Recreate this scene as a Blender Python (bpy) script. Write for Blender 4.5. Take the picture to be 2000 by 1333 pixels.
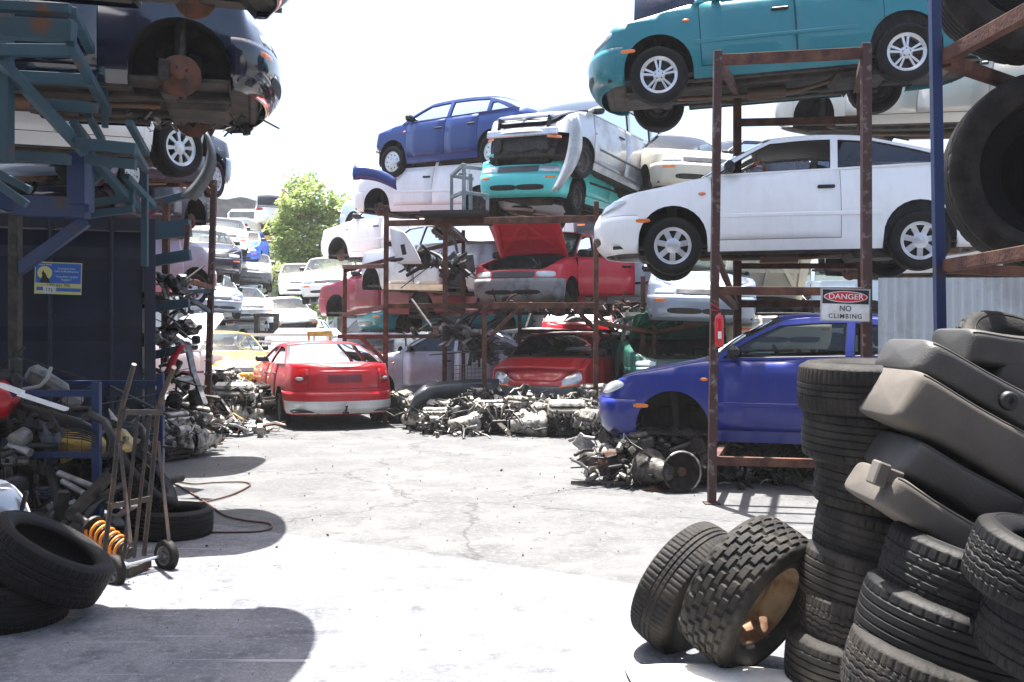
import bpy, bmesh, math, random
from mathutils import Vector, Matrix, Euler, noise
from mathutils.geometry import tessellate_polygon
R = math.radians
rnd = random.Random(7)
S = bpy.context.scene
COL = S.collection
for o in list(bpy.data.objects): bpy.data.objects.remove(o)
# ------------------------------------------------------------------ camera, sky, sun, exposure
FX, HY, EYE = 2000.0, 640.0, 1.5          # focal length in photo pixels, horizon row, eye height
cam = bpy.data.objects.new('camera', bpy.data.cameras.new('camera')); COL.objects.link(cam)
cam.data.sensor_width = 36; cam.data.lens = 36 * FX / 2000
cam.data.shift_y = -(666.5 - HY) / 2000
cam.data.clip_end = 2000; cam.data.clip_start = 0.05
cam.location = (0, 0, EYE); cam.rotation_euler = (R(90), 0, 0)
S.camera = cam
SUN_DIR = Vector((0.06, -0.22, -1)).normalized()      # the way the light travels
W = bpy.data.worlds.new('World'); S.world = W; W.use_nodes = True
wn = W.node_tree.nodes; bg = wn['Background']; sky = wn.new('ShaderNodeTexSky'); sky.sky_type = 'NISHITA'
sky.sun_disc = False; sky.sun_elevation = math.asin(-SUN_DIR.z); sky.sun_rotation = math.atan2(-SUN_DIR.x, -SUN_DIR.y)
sky.air_density = 1.0; sky.dust_density = 4.0; sky.ozone_density = 1.0
W.node_tree.links.new(sky.outputs[0], bg.inputs[0]); bg.inputs[1].default_value = 0.09
sun = bpy.data.objects.new('sun', bpy.data.lights.new('sun', 'SUN')); COL.objects.link(sun)
sun.data.energy = 5.0; sun.data.angle = R(0.5); sun.data.color = (1, 0.965, 0.91)
sun.rotation_euler = SUN_DIR.to_track_quat('-Z', 'Y').to_euler()
S.view_settings.view_transform = 'Standard'; S.view_settings.look = 'None'
S.view_settings.exposure = 2.0; S.view_settings.gamma = 1
S.cycles.max_bounces = 8

def P(px, py, Y): return Vector(((px - 1000) / FX * Y, Y, EYE + (HY - py) / FX * Y))
# ------------------------------------------------------------------ materials
MC = {}
def mat(key, col, rough=.5, metal=0, spec=.5, var=0, col2=None, scale=6, bump=0, bscale=40, coat=0, thr=(.45, .6), fine=None, rvar=0):
    """procedural surface: base colour, a second colour in noise patches, fine bump"""
    if key in MC: return MC[key]
    m = bpy.data.materials.new(key); m.use_nodes = True; nt = m.node_tree; b = nt.nodes['Principled BSDF']
    b.inputs['Base Color'].default_value = (*col, 1); b.inputs['Roughness'].default_value = rough
    b.inputs['Metallic'].default_value = metal; b.inputs['Specular IOR Level'].default_value = spec
    if coat: b.inputs['Coat Weight'].default_value = coat; b.inputs['Coat Roughness'].default_value = .08
    tc = nt.nodes.new('ShaderNodeTexCoord')
    if col2 is not None:
        n = nt.nodes.new('ShaderNodeTexNoise'); n.inputs['Scale'].default_value = scale; n.inputs['Detail'].default_value = 8; n.inputs['Roughness'].default_value = .62
        nt.links.new(tc.outputs['Object'], n.inputs['Vector'])
        r = nt.nodes.new('ShaderNodeValToRGB'); e = r.color_ramp.elements
        e[0].position, e[1].position = thr; e[0].color = (*col, 1); e[1].color = (*col2, 1)
        nt.links.new(n.outputs[0], r.inputs[0]); nt.links.new(r.outputs[0], b.inputs['Base Color'])
        if rvar:
            rr = nt.nodes.new('ShaderNodeMapRange'); rr.inputs['From Min'].default_value = .35; rr.inputs['From Max'].default_value = .7
            rr.inputs['To Min'].default_value = rough; rr.inputs['To Max'].default_value = min(1, rough + rvar)
            nt.links.new(n.outputs[0], rr.inputs['Value']); nt.links.new(rr.outputs[0], b.inputs['Roughness'])
    if bump:
        n2 = nt.nodes.new('ShaderNodeTexNoise'); n2.inputs['Scale'].default_value = bscale; n2.inputs['Detail'].default_value = 5
        nt.links.new(tc.outputs['Object'], n2.inputs['Vector'])
        bp = nt.nodes.new('ShaderNodeBump'); bp.inputs['Strength'].default_value = bump; bp.inputs['Distance'].default_value = .01
        nt.links.new(n2.outputs[0], bp.inputs['Height']); nt.links.new(bp.outputs[0], b.inputs['Normal'])
    MC[key] = m; return m
def paint(key, c, dirt=.25, rough=.28):
    d = tuple(x * (1 - dirt) + y * dirt for x, y in zip(c, (.28, .25, .2)))
    m = mat('paint_' + key, c, rough, 0, .5, col2=d, scale=2.3, thr=(.46, .72), coat=.35, rvar=.3)
    nt = m.node_tree
    if nt.nodes.get('dust'): return m
    bs = nt.nodes['Principled BSDF']; tc = nt.nodes.new('ShaderNodeTexCoord'); mp = nt.nodes.new('ShaderNodeMapping'); mp.inputs['Scale'].default_value = (9, 9, 1.2); nt.links.new(tc.outputs['Object'], mp.inputs[0])
    n = nt.nodes.new('ShaderNodeTexNoise'); n.name = 'dust'; n.inputs['Scale'].default_value = 1.6; n.inputs['Detail'].default_value = 9; n.inputs['Roughness'].default_value = .7; nt.links.new(mp.outputs[0], n.inputs['Vector'])
    r = nt.nodes.new('ShaderNodeValToRGB'); r.color_ramp.elements[0].position = .50; r.color_ramp.elements[1].position = .80; r.color_ramp.elements[1].color = (.38, .38, .38, 1) if min(c) < .4 else (.16, .16, .16, 1); nt.links.new(n.outputs[0], r.inputs[0])
    mx = nt.nodes.new('ShaderNodeMix'); mx.data_type = 'RGBA'; nt.links.new(r.outputs[0], mx.inputs[0]); nt.links.new(bs.inputs['Base Color'].links[0].from_socket, mx.inputs[6]); k = .25 if max(c) > .5 and min(c) > .4 else .12
    mx.inputs[7].default_value = (lerp(c[0], .22, .5 + k), lerp(c[1], .19, .5 + k), lerp(c[2], .15, .5 + k), 1) if max(c) > .4 else (c[0] * .75 + .03, c[1] * .75 + .028, c[2] * .75 + .025, 1); nt.links.new(mx.outputs[2], bs.inputs['Base Color'])
    n2 = nt.nodes.new('ShaderNodeTexNoise'); n2.inputs['Scale'].default_value = 2.2; n2.inputs['Detail'].default_value = 2; nt.links.new(tc.outputs['Object'], n2.inputs['Vector'])
    bp = nt.nodes.new('ShaderNodeBump'); bp.inputs['Strength'].default_value = .35; bp.inputs['Distance'].default_value = .05; nt.links.new(n2.outputs[0], bp.inputs['Height']); nt.links.new(bp.outputs[0], bs.inputs['Normal'])
    return m
def glass(key, tint=.75, col=(.9, 1, .97)):
    if key in MC: return MC[key]
    m = bpy.data.materials.new(key); m.use_nodes = True; nt = m.node_tree; nt.nodes.clear()
    out = nt.nodes.new('ShaderNodeOutputMaterial'); mx = nt.nodes.new('ShaderNodeMixShader')
    t = nt.nodes.new('ShaderNodeBsdfTransparent'); g = nt.nodes.new('ShaderNodeBsdfGlossy'); f = nt.nodes.new('ShaderNodeFresnel')
    t.inputs[0].default_value = (*[c * tint for c in col], 1); g.inputs['Roughness'].default_value = .03; g.inputs['Color'].default_value = (.9, .95, 1, 1)
    f.inputs['IOR'].default_value = 1.5
    nt.links.new(f.outputs[0], mx.inputs[0]); nt.links.new(t.outputs[0], mx.inputs[1]); nt.links.new(g.outputs[0], mx.inputs[2]); nt.links.new(mx.outputs[0], out.inputs[0])
    MC[key] = m; return m
M_rub = mat('rubber', (.0035, .0035, .004), .6, spec=.25, col2=(.010, .0095, .009), scale=9, thr=(.45, .7), bump=.25, bscale=90)
M_rubold = mat('rubber_dusty', (.008, .0075, .0075), .7, spec=.25, col2=(.038, .033, .027), scale=7, thr=(.42, .72), bump=.3, bscale=90)
M_blk = mat('black_plastic', (.007, .008, .009), .5, col2=(.018, .018, .018), scale=8)
M_greyb = mat('grey_plastic', (.06, .068, .08), .45, col2=(.10, .105, .11), scale=6)
M_under = mat('underseal', (.014, .012, .011), .75, col2=(.07, .053, .04), scale=5, thr=(.4, .7), bump=.5, bscale=25)
M_liner = mat('arch_liner', (.009, .009, .010), .85, col2=(.028, .025, .022), scale=6)
M_int = mat('interior_cloth', (.022, .024, .03), .9, col2=(.04, .042, .047), scale=12)
M_intl = mat('headlining', (.20, .2, .21), .9)
M_alu = mat('cast_alloy', (.30, .30, .30), .5, .6, col2=(.08, .07, .055), scale=10, thr=(.4, .7), bump=.4, bscale=40)
M_engd = mat('oily_iron', (.012, .011, .0105), .5, .3, col2=(.06, .045, .033), scale=12, thr=(.45, .7), bump=.5, bscale=40)
M_rust = mat('rusty_brown_steel', (.055, .016, .011), .8, col2=(.14, .06, .033), scale=7, thr=(.42, .68), bump=.4, bscale=60)
M_rustl = mat('brown_painted_steel', (.05, .017, .014), .6, col2=(.20, .17, .155), scale=14, thr=(.56, .7), bump=.3, bscale=60)
M_disc = mat('rusty_disc', (.11, .042, .024), .7, .3, col2=(.05, .026, .018), scale=9, bump=.3)
M_teal = mat('teal_painted_steel', (.022, .062, .092), .5, col2=(.12, .05, .025), scale=3.2, thr=(.58, .68), bump=.15, rvar=.3)
M_bluep = mat('blue_painted_steel', (.006, .024, .09), .45, col2=(.05, .03, .025), scale=4, thr=(.6, .7), bump=.15)
M_sil = mat('silver_wheel', (.62, .63, .65), .3, .6, col2=(.38, .36, .33), scale=8, thr=(.5, .8))
M_steelw = mat('steel_wheel', (.05, .05, .055), .55, .4, col2=(.1, .09, .08), scale=9)
M_chr = mat('bright_metal', (.7, .7, .7), .2, 1)
M_lamp = mat('lamp_lens', (.55, .58, .6), .08, .25, spec=.8, coat=1)
M_amber = mat('amber_lens', (.75, .17, .01), .2, coat=1)
M_redl = mat('red_lens', (.35, .008, .012), .15, coat=1)
G_clear = glass('glass_clear', .82); G_tint = glass('glass_tinted', .14, (.55, .7, 1)); G_mid = glass('glass_mid', .42)
# ------------------------------------------------------------------ mesh helpers
def smooth_box_pts(): pass
class MB:
    def __init__(s): s.v = []; s.f = []; s.m = []; s.s = []
    def add(s, vs, fs, mi=0, sm=False):
        b = len(s.v); s.v += [tuple(v) for v in vs]
        for f in fs: s.f.append([b + i for i in f]); s.m.append(mi); s.s.append(sm)
        return s
    def box(s, c, d, rot=None, mi=0, bev=0):
        x, y, z = [k / 2 for k in d]; c = Vector(c)
        if bev:
            bv = min(bev, x * .9, y * .9, z * .9); vs = []
            # chamfered box: 24 verts
            for sx in (-1, 1):
                for sy in (-1, 1):
                    for sz in (-1, 1):
                        vs += [Vector((sx * x, sy * (y - bv), sz * (z - bv))), Vector((sx * (x - bv), sy * y, sz * (z - bv))), Vector((sx * (x - bv), sy * (y - bv), sz * z))]
            bm = bmesh.new(); bvs = [bm.verts.new(v) for v in vs]
            bmesh.ops.convex_hull(bm, input=bvs); bmesh.ops.dissolve_limit(bm, angle_limit=.02, verts=bm.verts[:], edges=bm.edges[:])
            bm.verts.index_update(); vs = [v.co.copy() for v in bm.verts]; fs = [[v.index for v in f.verts] for f in bm.faces]; bm.free()
        else:
            vs = [Vector((a * x, b * y, e * z)) for a in (-1, 1) for b in (-1, 1) for e in (-1, 1)]
            fs = [(0, 1, 3, 2), (4, 6, 7, 5), (0, 4, 5, 1), (2, 3, 7, 6), (0, 2, 6, 4), (1, 5, 7, 3)]
        if rot is not None:
            q = rot if isinstance(rot, Matrix) else Euler(rot).to_matrix(); vs = [q @ v for v in vs]
        return s.add([v + c for v in vs], fs, mi)
    def beam(s, a, b, w, h, mi=0, up=(0, 0, 1)):
        a = Vector(a); b = Vector(b); d = b - a; L = d.length; d = d / L; up = Vector(up)
        if abs(d.dot(up)) > .97: up = Vector((0, 1, 0))
        x = d.cross(up).normalized(); u = x.cross(d)
        q = Matrix((d, x, u)).transposed(); return s.box((a + b) / 2, (L, w, h), q, mi)
    def tube(s, pts, r, n=8, mi=0, cap=True, sm=True):
        pts = [Vector(p) for p in pts]; rs = r if isinstance(r, (list, tuple)) else [r] * len(pts); rings = []; prev = None
        for i, p in enumerate(pts):
            d = (pts[min(i + 1, len(pts) - 1)] - pts[max(i - 1, 0)])
            if d.length < 1e-9: d = Vector((0, 0, 1))
            d.normalize()
            if prev is None: ref = Vector((0, 0, 1)) if abs(d.z) < .9 else Vector((1, 0, 0)); x = d.cross(ref).normalized()
            else: x = (prev - d * prev.dot(d)); x = x.normalized() if x.length > 1e-6 else d.orthogonal().normalized()
            prev = x; y = d.cross(x); rings.append([p + (x * math.cos(t) + y * math.sin(t)) * rs[i] for t in [2 * math.pi * k / n for k in range(n)]])
        vs = [v for rg in rings for v in rg]; fs = []
        for i in range(len(pts) - 1):
            for k in range(n): a = i * n + k; b = i * n + (k + 1) % n; fs.append((a, b, b + n, a + n))
        s.add(vs, fs, mi, sm)
        if cap: s.add(rings[0], [list(range(n))[::-1]], mi); s.add(rings[-1], [list(range(n))], mi)
        return s
    def lathe(s, prof, n=32, axis='y', c=(0, 0, 0), mi=0, sm=True, a0=0, a1=2 * math.pi):
        """prof: (radius, along-axis)"""
        c = Vector(c); full = abs(a1 - a0 - 2 * math.pi) < 1e-6; vs = []; m = len(prof); cnt = n if full else n + 1
        for k in range(cnt):
            t = a0 + (a1 - a0) * k / n; ca, sa = math.cos(t), math.sin(t)
            for r, h in prof:
                v = Vector((r * ca, h, r * sa)) if axis == 'y' else Vector((r * ca, r * sa, h)) if axis == 'z' else Vector((h, r * ca, r * sa))
                vs.append(v + c)
        fs = []
        for k in range(n):
            k2 = (k + 1) % cnt
            for i in range(m - 1): fs.append((k * m + i, k * m + i + 1, k2 * m + i + 1, k2 * m + i))
        return s.add(vs, fs, mi, sm)
    def grid(s, rows, mi=0, sm=True, skip=None, close=False):
        nr, nc = len(rows), len(rows[0]); vs = [v for r in rows for v in r]; fs = []
        for i in range(nr - 1):
            for j in range(nc - 1 + (1 if close else 0)):
                if skip and skip(i, j): continue
                j2 = (j + 1) % nc; fs.append((i * nc + j, i * nc + j2, (i + 1) * nc + j2, (i + 1) * nc + j))
        return s.add(vs, fs, mi, sm)
    def xf(s, M, start=0):
        for i in range(start, len(s.v)): s.v[i] = tuple(M @ Vector(s.v[i]))
        return s
    def mesh(s, name, mats):
        me = bpy.data.meshes.new(name); me.from_pydata(s.v, [], s.f)
        for m in (mats if isinstance(mats, (list, tuple)) else [mats]): me.materials.append(m)
        me.polygons.foreach_set('material_index', s.m); me.polygons.foreach_set('use_smooth', s.s); me.validate(); me.update()
        return me
    def build(s, name, mats, parent=None, weld=0, solid=0, bevel=0):
        me = s.mesh(name, mats)
        if weld:
            bm = bmesh.new(); bm.from_mesh(me); bmesh.ops.remove_doubles(bm, verts=bm.verts[:], dist=weld); bmesh.ops.dissolve_degenerate(bm, edges=bm.edges[:], dist=weld * .5)
            bm.to_mesh(me); bm.free()
        o = link(name, me, parent)
        if solid: md = o.modifiers.new('solid', 'SOLIDIFY'); md.thickness = solid; md.offset = 0
        if bevel: md = o.modifiers.new('bevel', 'BEVEL'); md.width = bevel; md.segments = 2; md.limit_method = 'ANGLE'
        return o
def link(name, data, parent=None):
    o = bpy.data.objects.new(name, data); COL.objects.link(o)
    if parent is not None: o.parent = parent
    return o
def tag(o, label=None, cat=None, group=None, kind=None):
    if label: o['label'] = label
    if cat: o['category'] = cat
    if group: o['group'] = group
    if kind: o['kind'] = kind
    return o
def thing(name, label, cat, group=None, loc=(0, 0, 0)):
    o = link(name, None); o.location = loc; o.empty_display_size = .1; return tag(o, label, cat, group)
def copy_tree(o, parent=None):
    c = o.copy(); COL.objects.link(c)
    if parent is not None: c.parent = parent
    for ch in o.children: copy_tree(ch, c)
    return c
def join(mbs):
    r = MB()
    for m in mbs:
        b = len(r.v); r.v += m.v; r.f += [[b + i for i in f] for f in m.f]; r.m += m.m; r.s += m.s
    return r
def lerp(a, b, t): return a + (b - a) * t
def interp(tab, x):
    if x <= tab[0][0]: return tab[0][1]
    for (a, b), (c, d) in zip(tab, tab[1:]):
        if x <= c: return b + (d - b) * (x - a) / (c - a)
    return tab[-1][1]
def cubic(tab, x):
    """smooth interpolation through ascending points"""
    n = len(tab)
    if x <= tab[0][0]: return tab[0][1]
    if x >= tab[-1][0]: return tab[-1][1]
    for i in range(n - 1):
        if x <= tab[i + 1][0]: break
    def sl(k):
        if k == 0: return (tab[1][1] - tab[0][1]) / (tab[1][0] - tab[0][0])
        if k == n - 1: return (tab[-1][1] - tab[-2][1]) / (tab[-1][0] - tab[-2][0])
        a = (tab[k][1] - tab[k - 1][1]) / (tab[k][0] - tab[k - 1][0]); b = (tab[k + 1][1] - tab[k][1]) / (tab[k + 1][0] - tab[k][0])
        return 0 if a * b <= 0 else 2 * a * b / (a + b)
    x0, y0 = tab[i]; x1, y1 = tab[i + 1]; h = x1 - x0; t = (x - x0) / h; m0, m1 = sl(i) * h, sl(i + 1) * h
    return (2 * t**3 - 3 * t**2 + 1) * y0 + (t**3 - 2 * t**2 + t) * m0 + (-2 * t**3 + 3 * t**2) * y1 + (t**3 - t**2) * m1
# ------------------------------------------------------------------ wheels
TY = {}
def tyre_mb(rad=.29, wid=.18, rim=.18, pat='car', n=160, worn=0):
    """a tyre with its tread cut into the surface; axis y"""
    w = wid / 2; th = []
    rows = []                         # (radius, y, isTread 0..1 position or None)
    inner = [(rim - .004, -w * .62), (rim - .004, -w * .8), (rim + .012, -w * .92), (lerp(rim, rad, .35), -w * 1.04), (lerp(rim, rad, .62), -w * 1.08), (rad - .028, -w * 1.0), (rad - .010, -w * .9)]
    NT = 34 if pat != 'plain' else 12
    tread = [(rad - .006 * abs(2 * k / NT - 1)**3, -w * .84 + w * 1.68 * k / NT) for k in range(NT + 1)]
    outer = [(r, -y) for r, y in inner[::-1]]
    back = [(rad - .03, w * .8), (rad - .022, 0), (rad - .03, -w * .8)]
    prof = inner + tread + outer + back + [inner[0]]
    i0, i1 = len(inner), len(inner) + len(tread) - 1
    vs = []; m = len(prof)
    for k in range(n):
        t = 2 * math.pi * k / n; ca, sa = math.cos(t), math.sin(t)
        for i, (r, y) in enumerate(prof):
            if i0 - 1 <= i <= i1 + 1 and pat != 'plain':
                q = (i - i0) / NT; d = 0; a = abs(q - .5) * 2
                if pat == 'car':
                    if any(abs(q - g) < .018 for g in (.2, .4, .6, .8)): d = .008
                    elif a > .62 and k % 4 == 0: d = .006
                    elif a <= .62 and (k + int(q * 14)) % 8 == 0: d = .004
                elif pat == 'road':
                    if any(abs(q - g) < .016 for g in (.34, .5, .66)): d = .008
                    elif a > .3 and k % 3 == 0: d = .005
                    elif k % 3 == 0: d = .002
                elif pat == 'rib':
                    if any(abs(q - g) < .02 for g in (.14, .32, .5, .68, .86)): d = .008
                    elif a > .74 and k % 5 == 0: d = .005
                elif pat == 'zig':
                    z = .014 * math.sin(k * math.pi / 3)
                    if any(abs(q - g - z) < .018 for g in (.2, .36, .5, .64, .8)): d = .007
                    elif a > .5 and k % 6 == 0: d = .006
                    elif a > .4 and k % 3 == 0: d = .003
                elif pat == 'block':
                    kk = k % 8; cols = int(q * 6); off = 4 * (cols % 2)
                    fq = (q * 6) % 1
                    if (k + off) % 8 < 2 or (fq < .2 and ((k + off) % 8 < 5)): d = .012
                    elif fq < .12: d = .009
                    if a > 1.0: d = .011 if (k + off) % 8 < 3 else 0
                r = r - d * (1 - worn)
            vs.append((r * ca, y, r * sa))
    fs = [(k * m + i, k * m + i + 1, ((k + 1) % n) * m + i + 1, ((k + 1) % n) * m + i) for k in range(n) for i in range(m - 1)]
    b = MB(); b.add(vs, fs, 0, True)
    for k in range(n):                                   # flat shading on the tread so its edges stay crisp
        for i in range(i0, i1): b.s[k * (m - 1) + i] = pat == 'plain'
    for sy in (-1, 1):                                   # sidewall rings
        b.lathe([(lerp(rim, rad, .5), sy * w * 1.06), (lerp(rim, rad, .52), sy * w * 1.10), (lerp(rim, rad, .54), sy * w * 1.075)], n // 2)
    return b
def tyre_mesh(key, mt, **k):
    kk = (key, mt.name)
    if kk not in TY: TY[kk] = tyre_mb(**k).mesh('tyre', mt)
    return TY[kk]
def sector(b, r0, r1, a0, a1, y0, y1, mi=0, w0=None, n=1):
    """spoke: plate between radii and angles"""
    if w0 is None: w0 = (a1 - a0)
    am = (a0 + a1) / 2; vs = []
    for y in (y0, y1):
        for r, h in ((r0, w0 / 2), (r1, (a1 - a0) / 2)):
            for sg in (-1, 1): t = am + sg * h; vs.append((r * math.cos(t), y if r == r0 else y - .006, r * math.sin(t)))
    b.add(vs, [(0, 2, 3, 1), (4, 5, 7, 6), (0, 4, 6, 2), (1, 3, 7, 5), (0, 1, 5, 4), (2, 6, 7, 3)], mi)
RIM = {}
def rim_mesh(kind, rim=.18, wid=.17):
    k = (kind, rim)
    if k in RIM: return RIM[k]
    b = MB(); w = wid / 2 * .85
    if kind == 'hub':
        b.lathe([(.001, .03), (.03, .03), (.034, .02), (.034, 0), (.075, 0), (.08, -.006), (.125, -.006), (.128, -.016), (.125, -.028), (.05, -.028), (.05, -.12), (.001, -.12)], 28, mi=0)
        for i in range(5): t = i * 2 * math.pi / 5; b.tube([(.055 * math.cos(t), 0, .055 * math.sin(t)), (.055 * math.cos(t), .022, .055 * math.sin(t))], .006, 6, mi=1)
        b.box((.09, -.02, .03), (.07, .07, .13), mi=1, bev=.01)
        b.tube([(0, -.1, .05), (-.02, -.14, .38)], [.028, .024], 10, mi=1); b.tube([(0, -.1, -.02), (0, -.45, -.05)], .02, 8, mi=1)
        mts = [M_disc, M_engd]
    else:
        b.lathe([(rim, w), (rim + .006, w + .004), (rim - .004, w + .004), (rim - .014, w - .01), (rim - .022, w - .03), (rim - .03, 0), (rim - .012, -w), (rim, -w)], 48, mi=0)
        if kind == 'steel' or kind.startswith('rusty'):
            b.lathe([(.001, .01), (.05, .015), (.06, .03), (.075, .03), (.085, .005), (.12, -.005), (rim - .028, .018)], 48, mi=0)
            for i in range(10): t = i * math.pi / 5; b.tube([(.118 * math.cos(t), .0, .118 * math.sin(t)), (.118 * math.cos(t), .006, .118 * math.sin(t))], .014, 8, mi=1)
            for i in range(4): t = i * math.pi / 2; b.tube([(.06 * math.cos(t), .02, .06 * math.sin(t)), (.06 * math.cos(t), .045, .06 * math.sin(t))], .008, 6, mi=1)
            mts = [M_steelw, M_blk]
        else:
            b.lathe([(.001, .0), (rim - .02, .0)], 40, mi=1); yf = w - .004
            if kind == 'star':                        # seven-pointed cap
                b.lathe([(.001, yf + .012), (.05, yf + .01), (.078, yf)], 28, mi=0); b.lathe([(rim - .03, yf - .004), (rim - .016, yf + .002), (rim - .004, yf)], 48, mi=0)
                for i in range(7): t = i * 2 * math.pi / 7 + .25; sector(b, .06, rim - .02, t - .17, t + .17, yf, yf - .02, 0, w0=.95)
            elif kind == 'alloy':                     # five split spokes
                b.lathe([(.001, yf - .005), (.03, yf - .004), (.058, yf - .01), (.065, yf - .03)], 28, mi=0); b.lathe([(rim - .03, yf - .012), (rim - .016, yf), (rim - .004, yf + .003)], 48, mi=0)
                for i in range(5):
                    t = i * 2 * math.pi / 5 + .31
                    for d in (-.17, .17): sector(b, .045, rim - .014, t + d - .075, t + d + .075, yf - .008, yf - .045, 0, w0=.42)
                    b.tube([(.038 * math.cos(t), yf - .01, .038 * math.sin(t)), (.038 * math.cos(t), yf - .002, .038 * math.sin(t))], .007, 6, mi=1)
            elif kind == 'spoke6':
                b.lathe([(.001, yf + .004), (.06, yf), (.07, yf - .012)], 28, mi=0); b.lathe([(rim - .03, yf - .008), (rim - .016, yf), (rim - .004, yf)], 48, mi=0)
                for i in range(8): t = i * 2 * math.pi / 8; sector(b, .06, rim - .02, t - .14, t + .14, yf - .003, yf - .02, 0, w0=.42)
            else:                                     # cap with slots
                b.lathe([(.001, yf + .014), (.06, yf + .012), (.1, yf + .002), (rim - .01, yf - .002)], 40, mi=0)
                for i in range(9): t = i * 2 * math.pi / 9; p = (.128 * math.cos(t), yf - .005, .128 * math.sin(t)); b.tube([p, (p[0], yf + .006, p[2])], .013, 8, mi=1)
                for i in range(5): t = i * 2 * math.pi / 5; p = (.05 * math.cos(t), yf - .005, .05 * math.sin(t)); b.tube([p, (p[0], yf + .016, p[2])], .007, 8, mi=1)
            mts = [M_sil, M_blk]
    RIM[k] = b.mesh('wheel', mts); return RIM[k]
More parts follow.
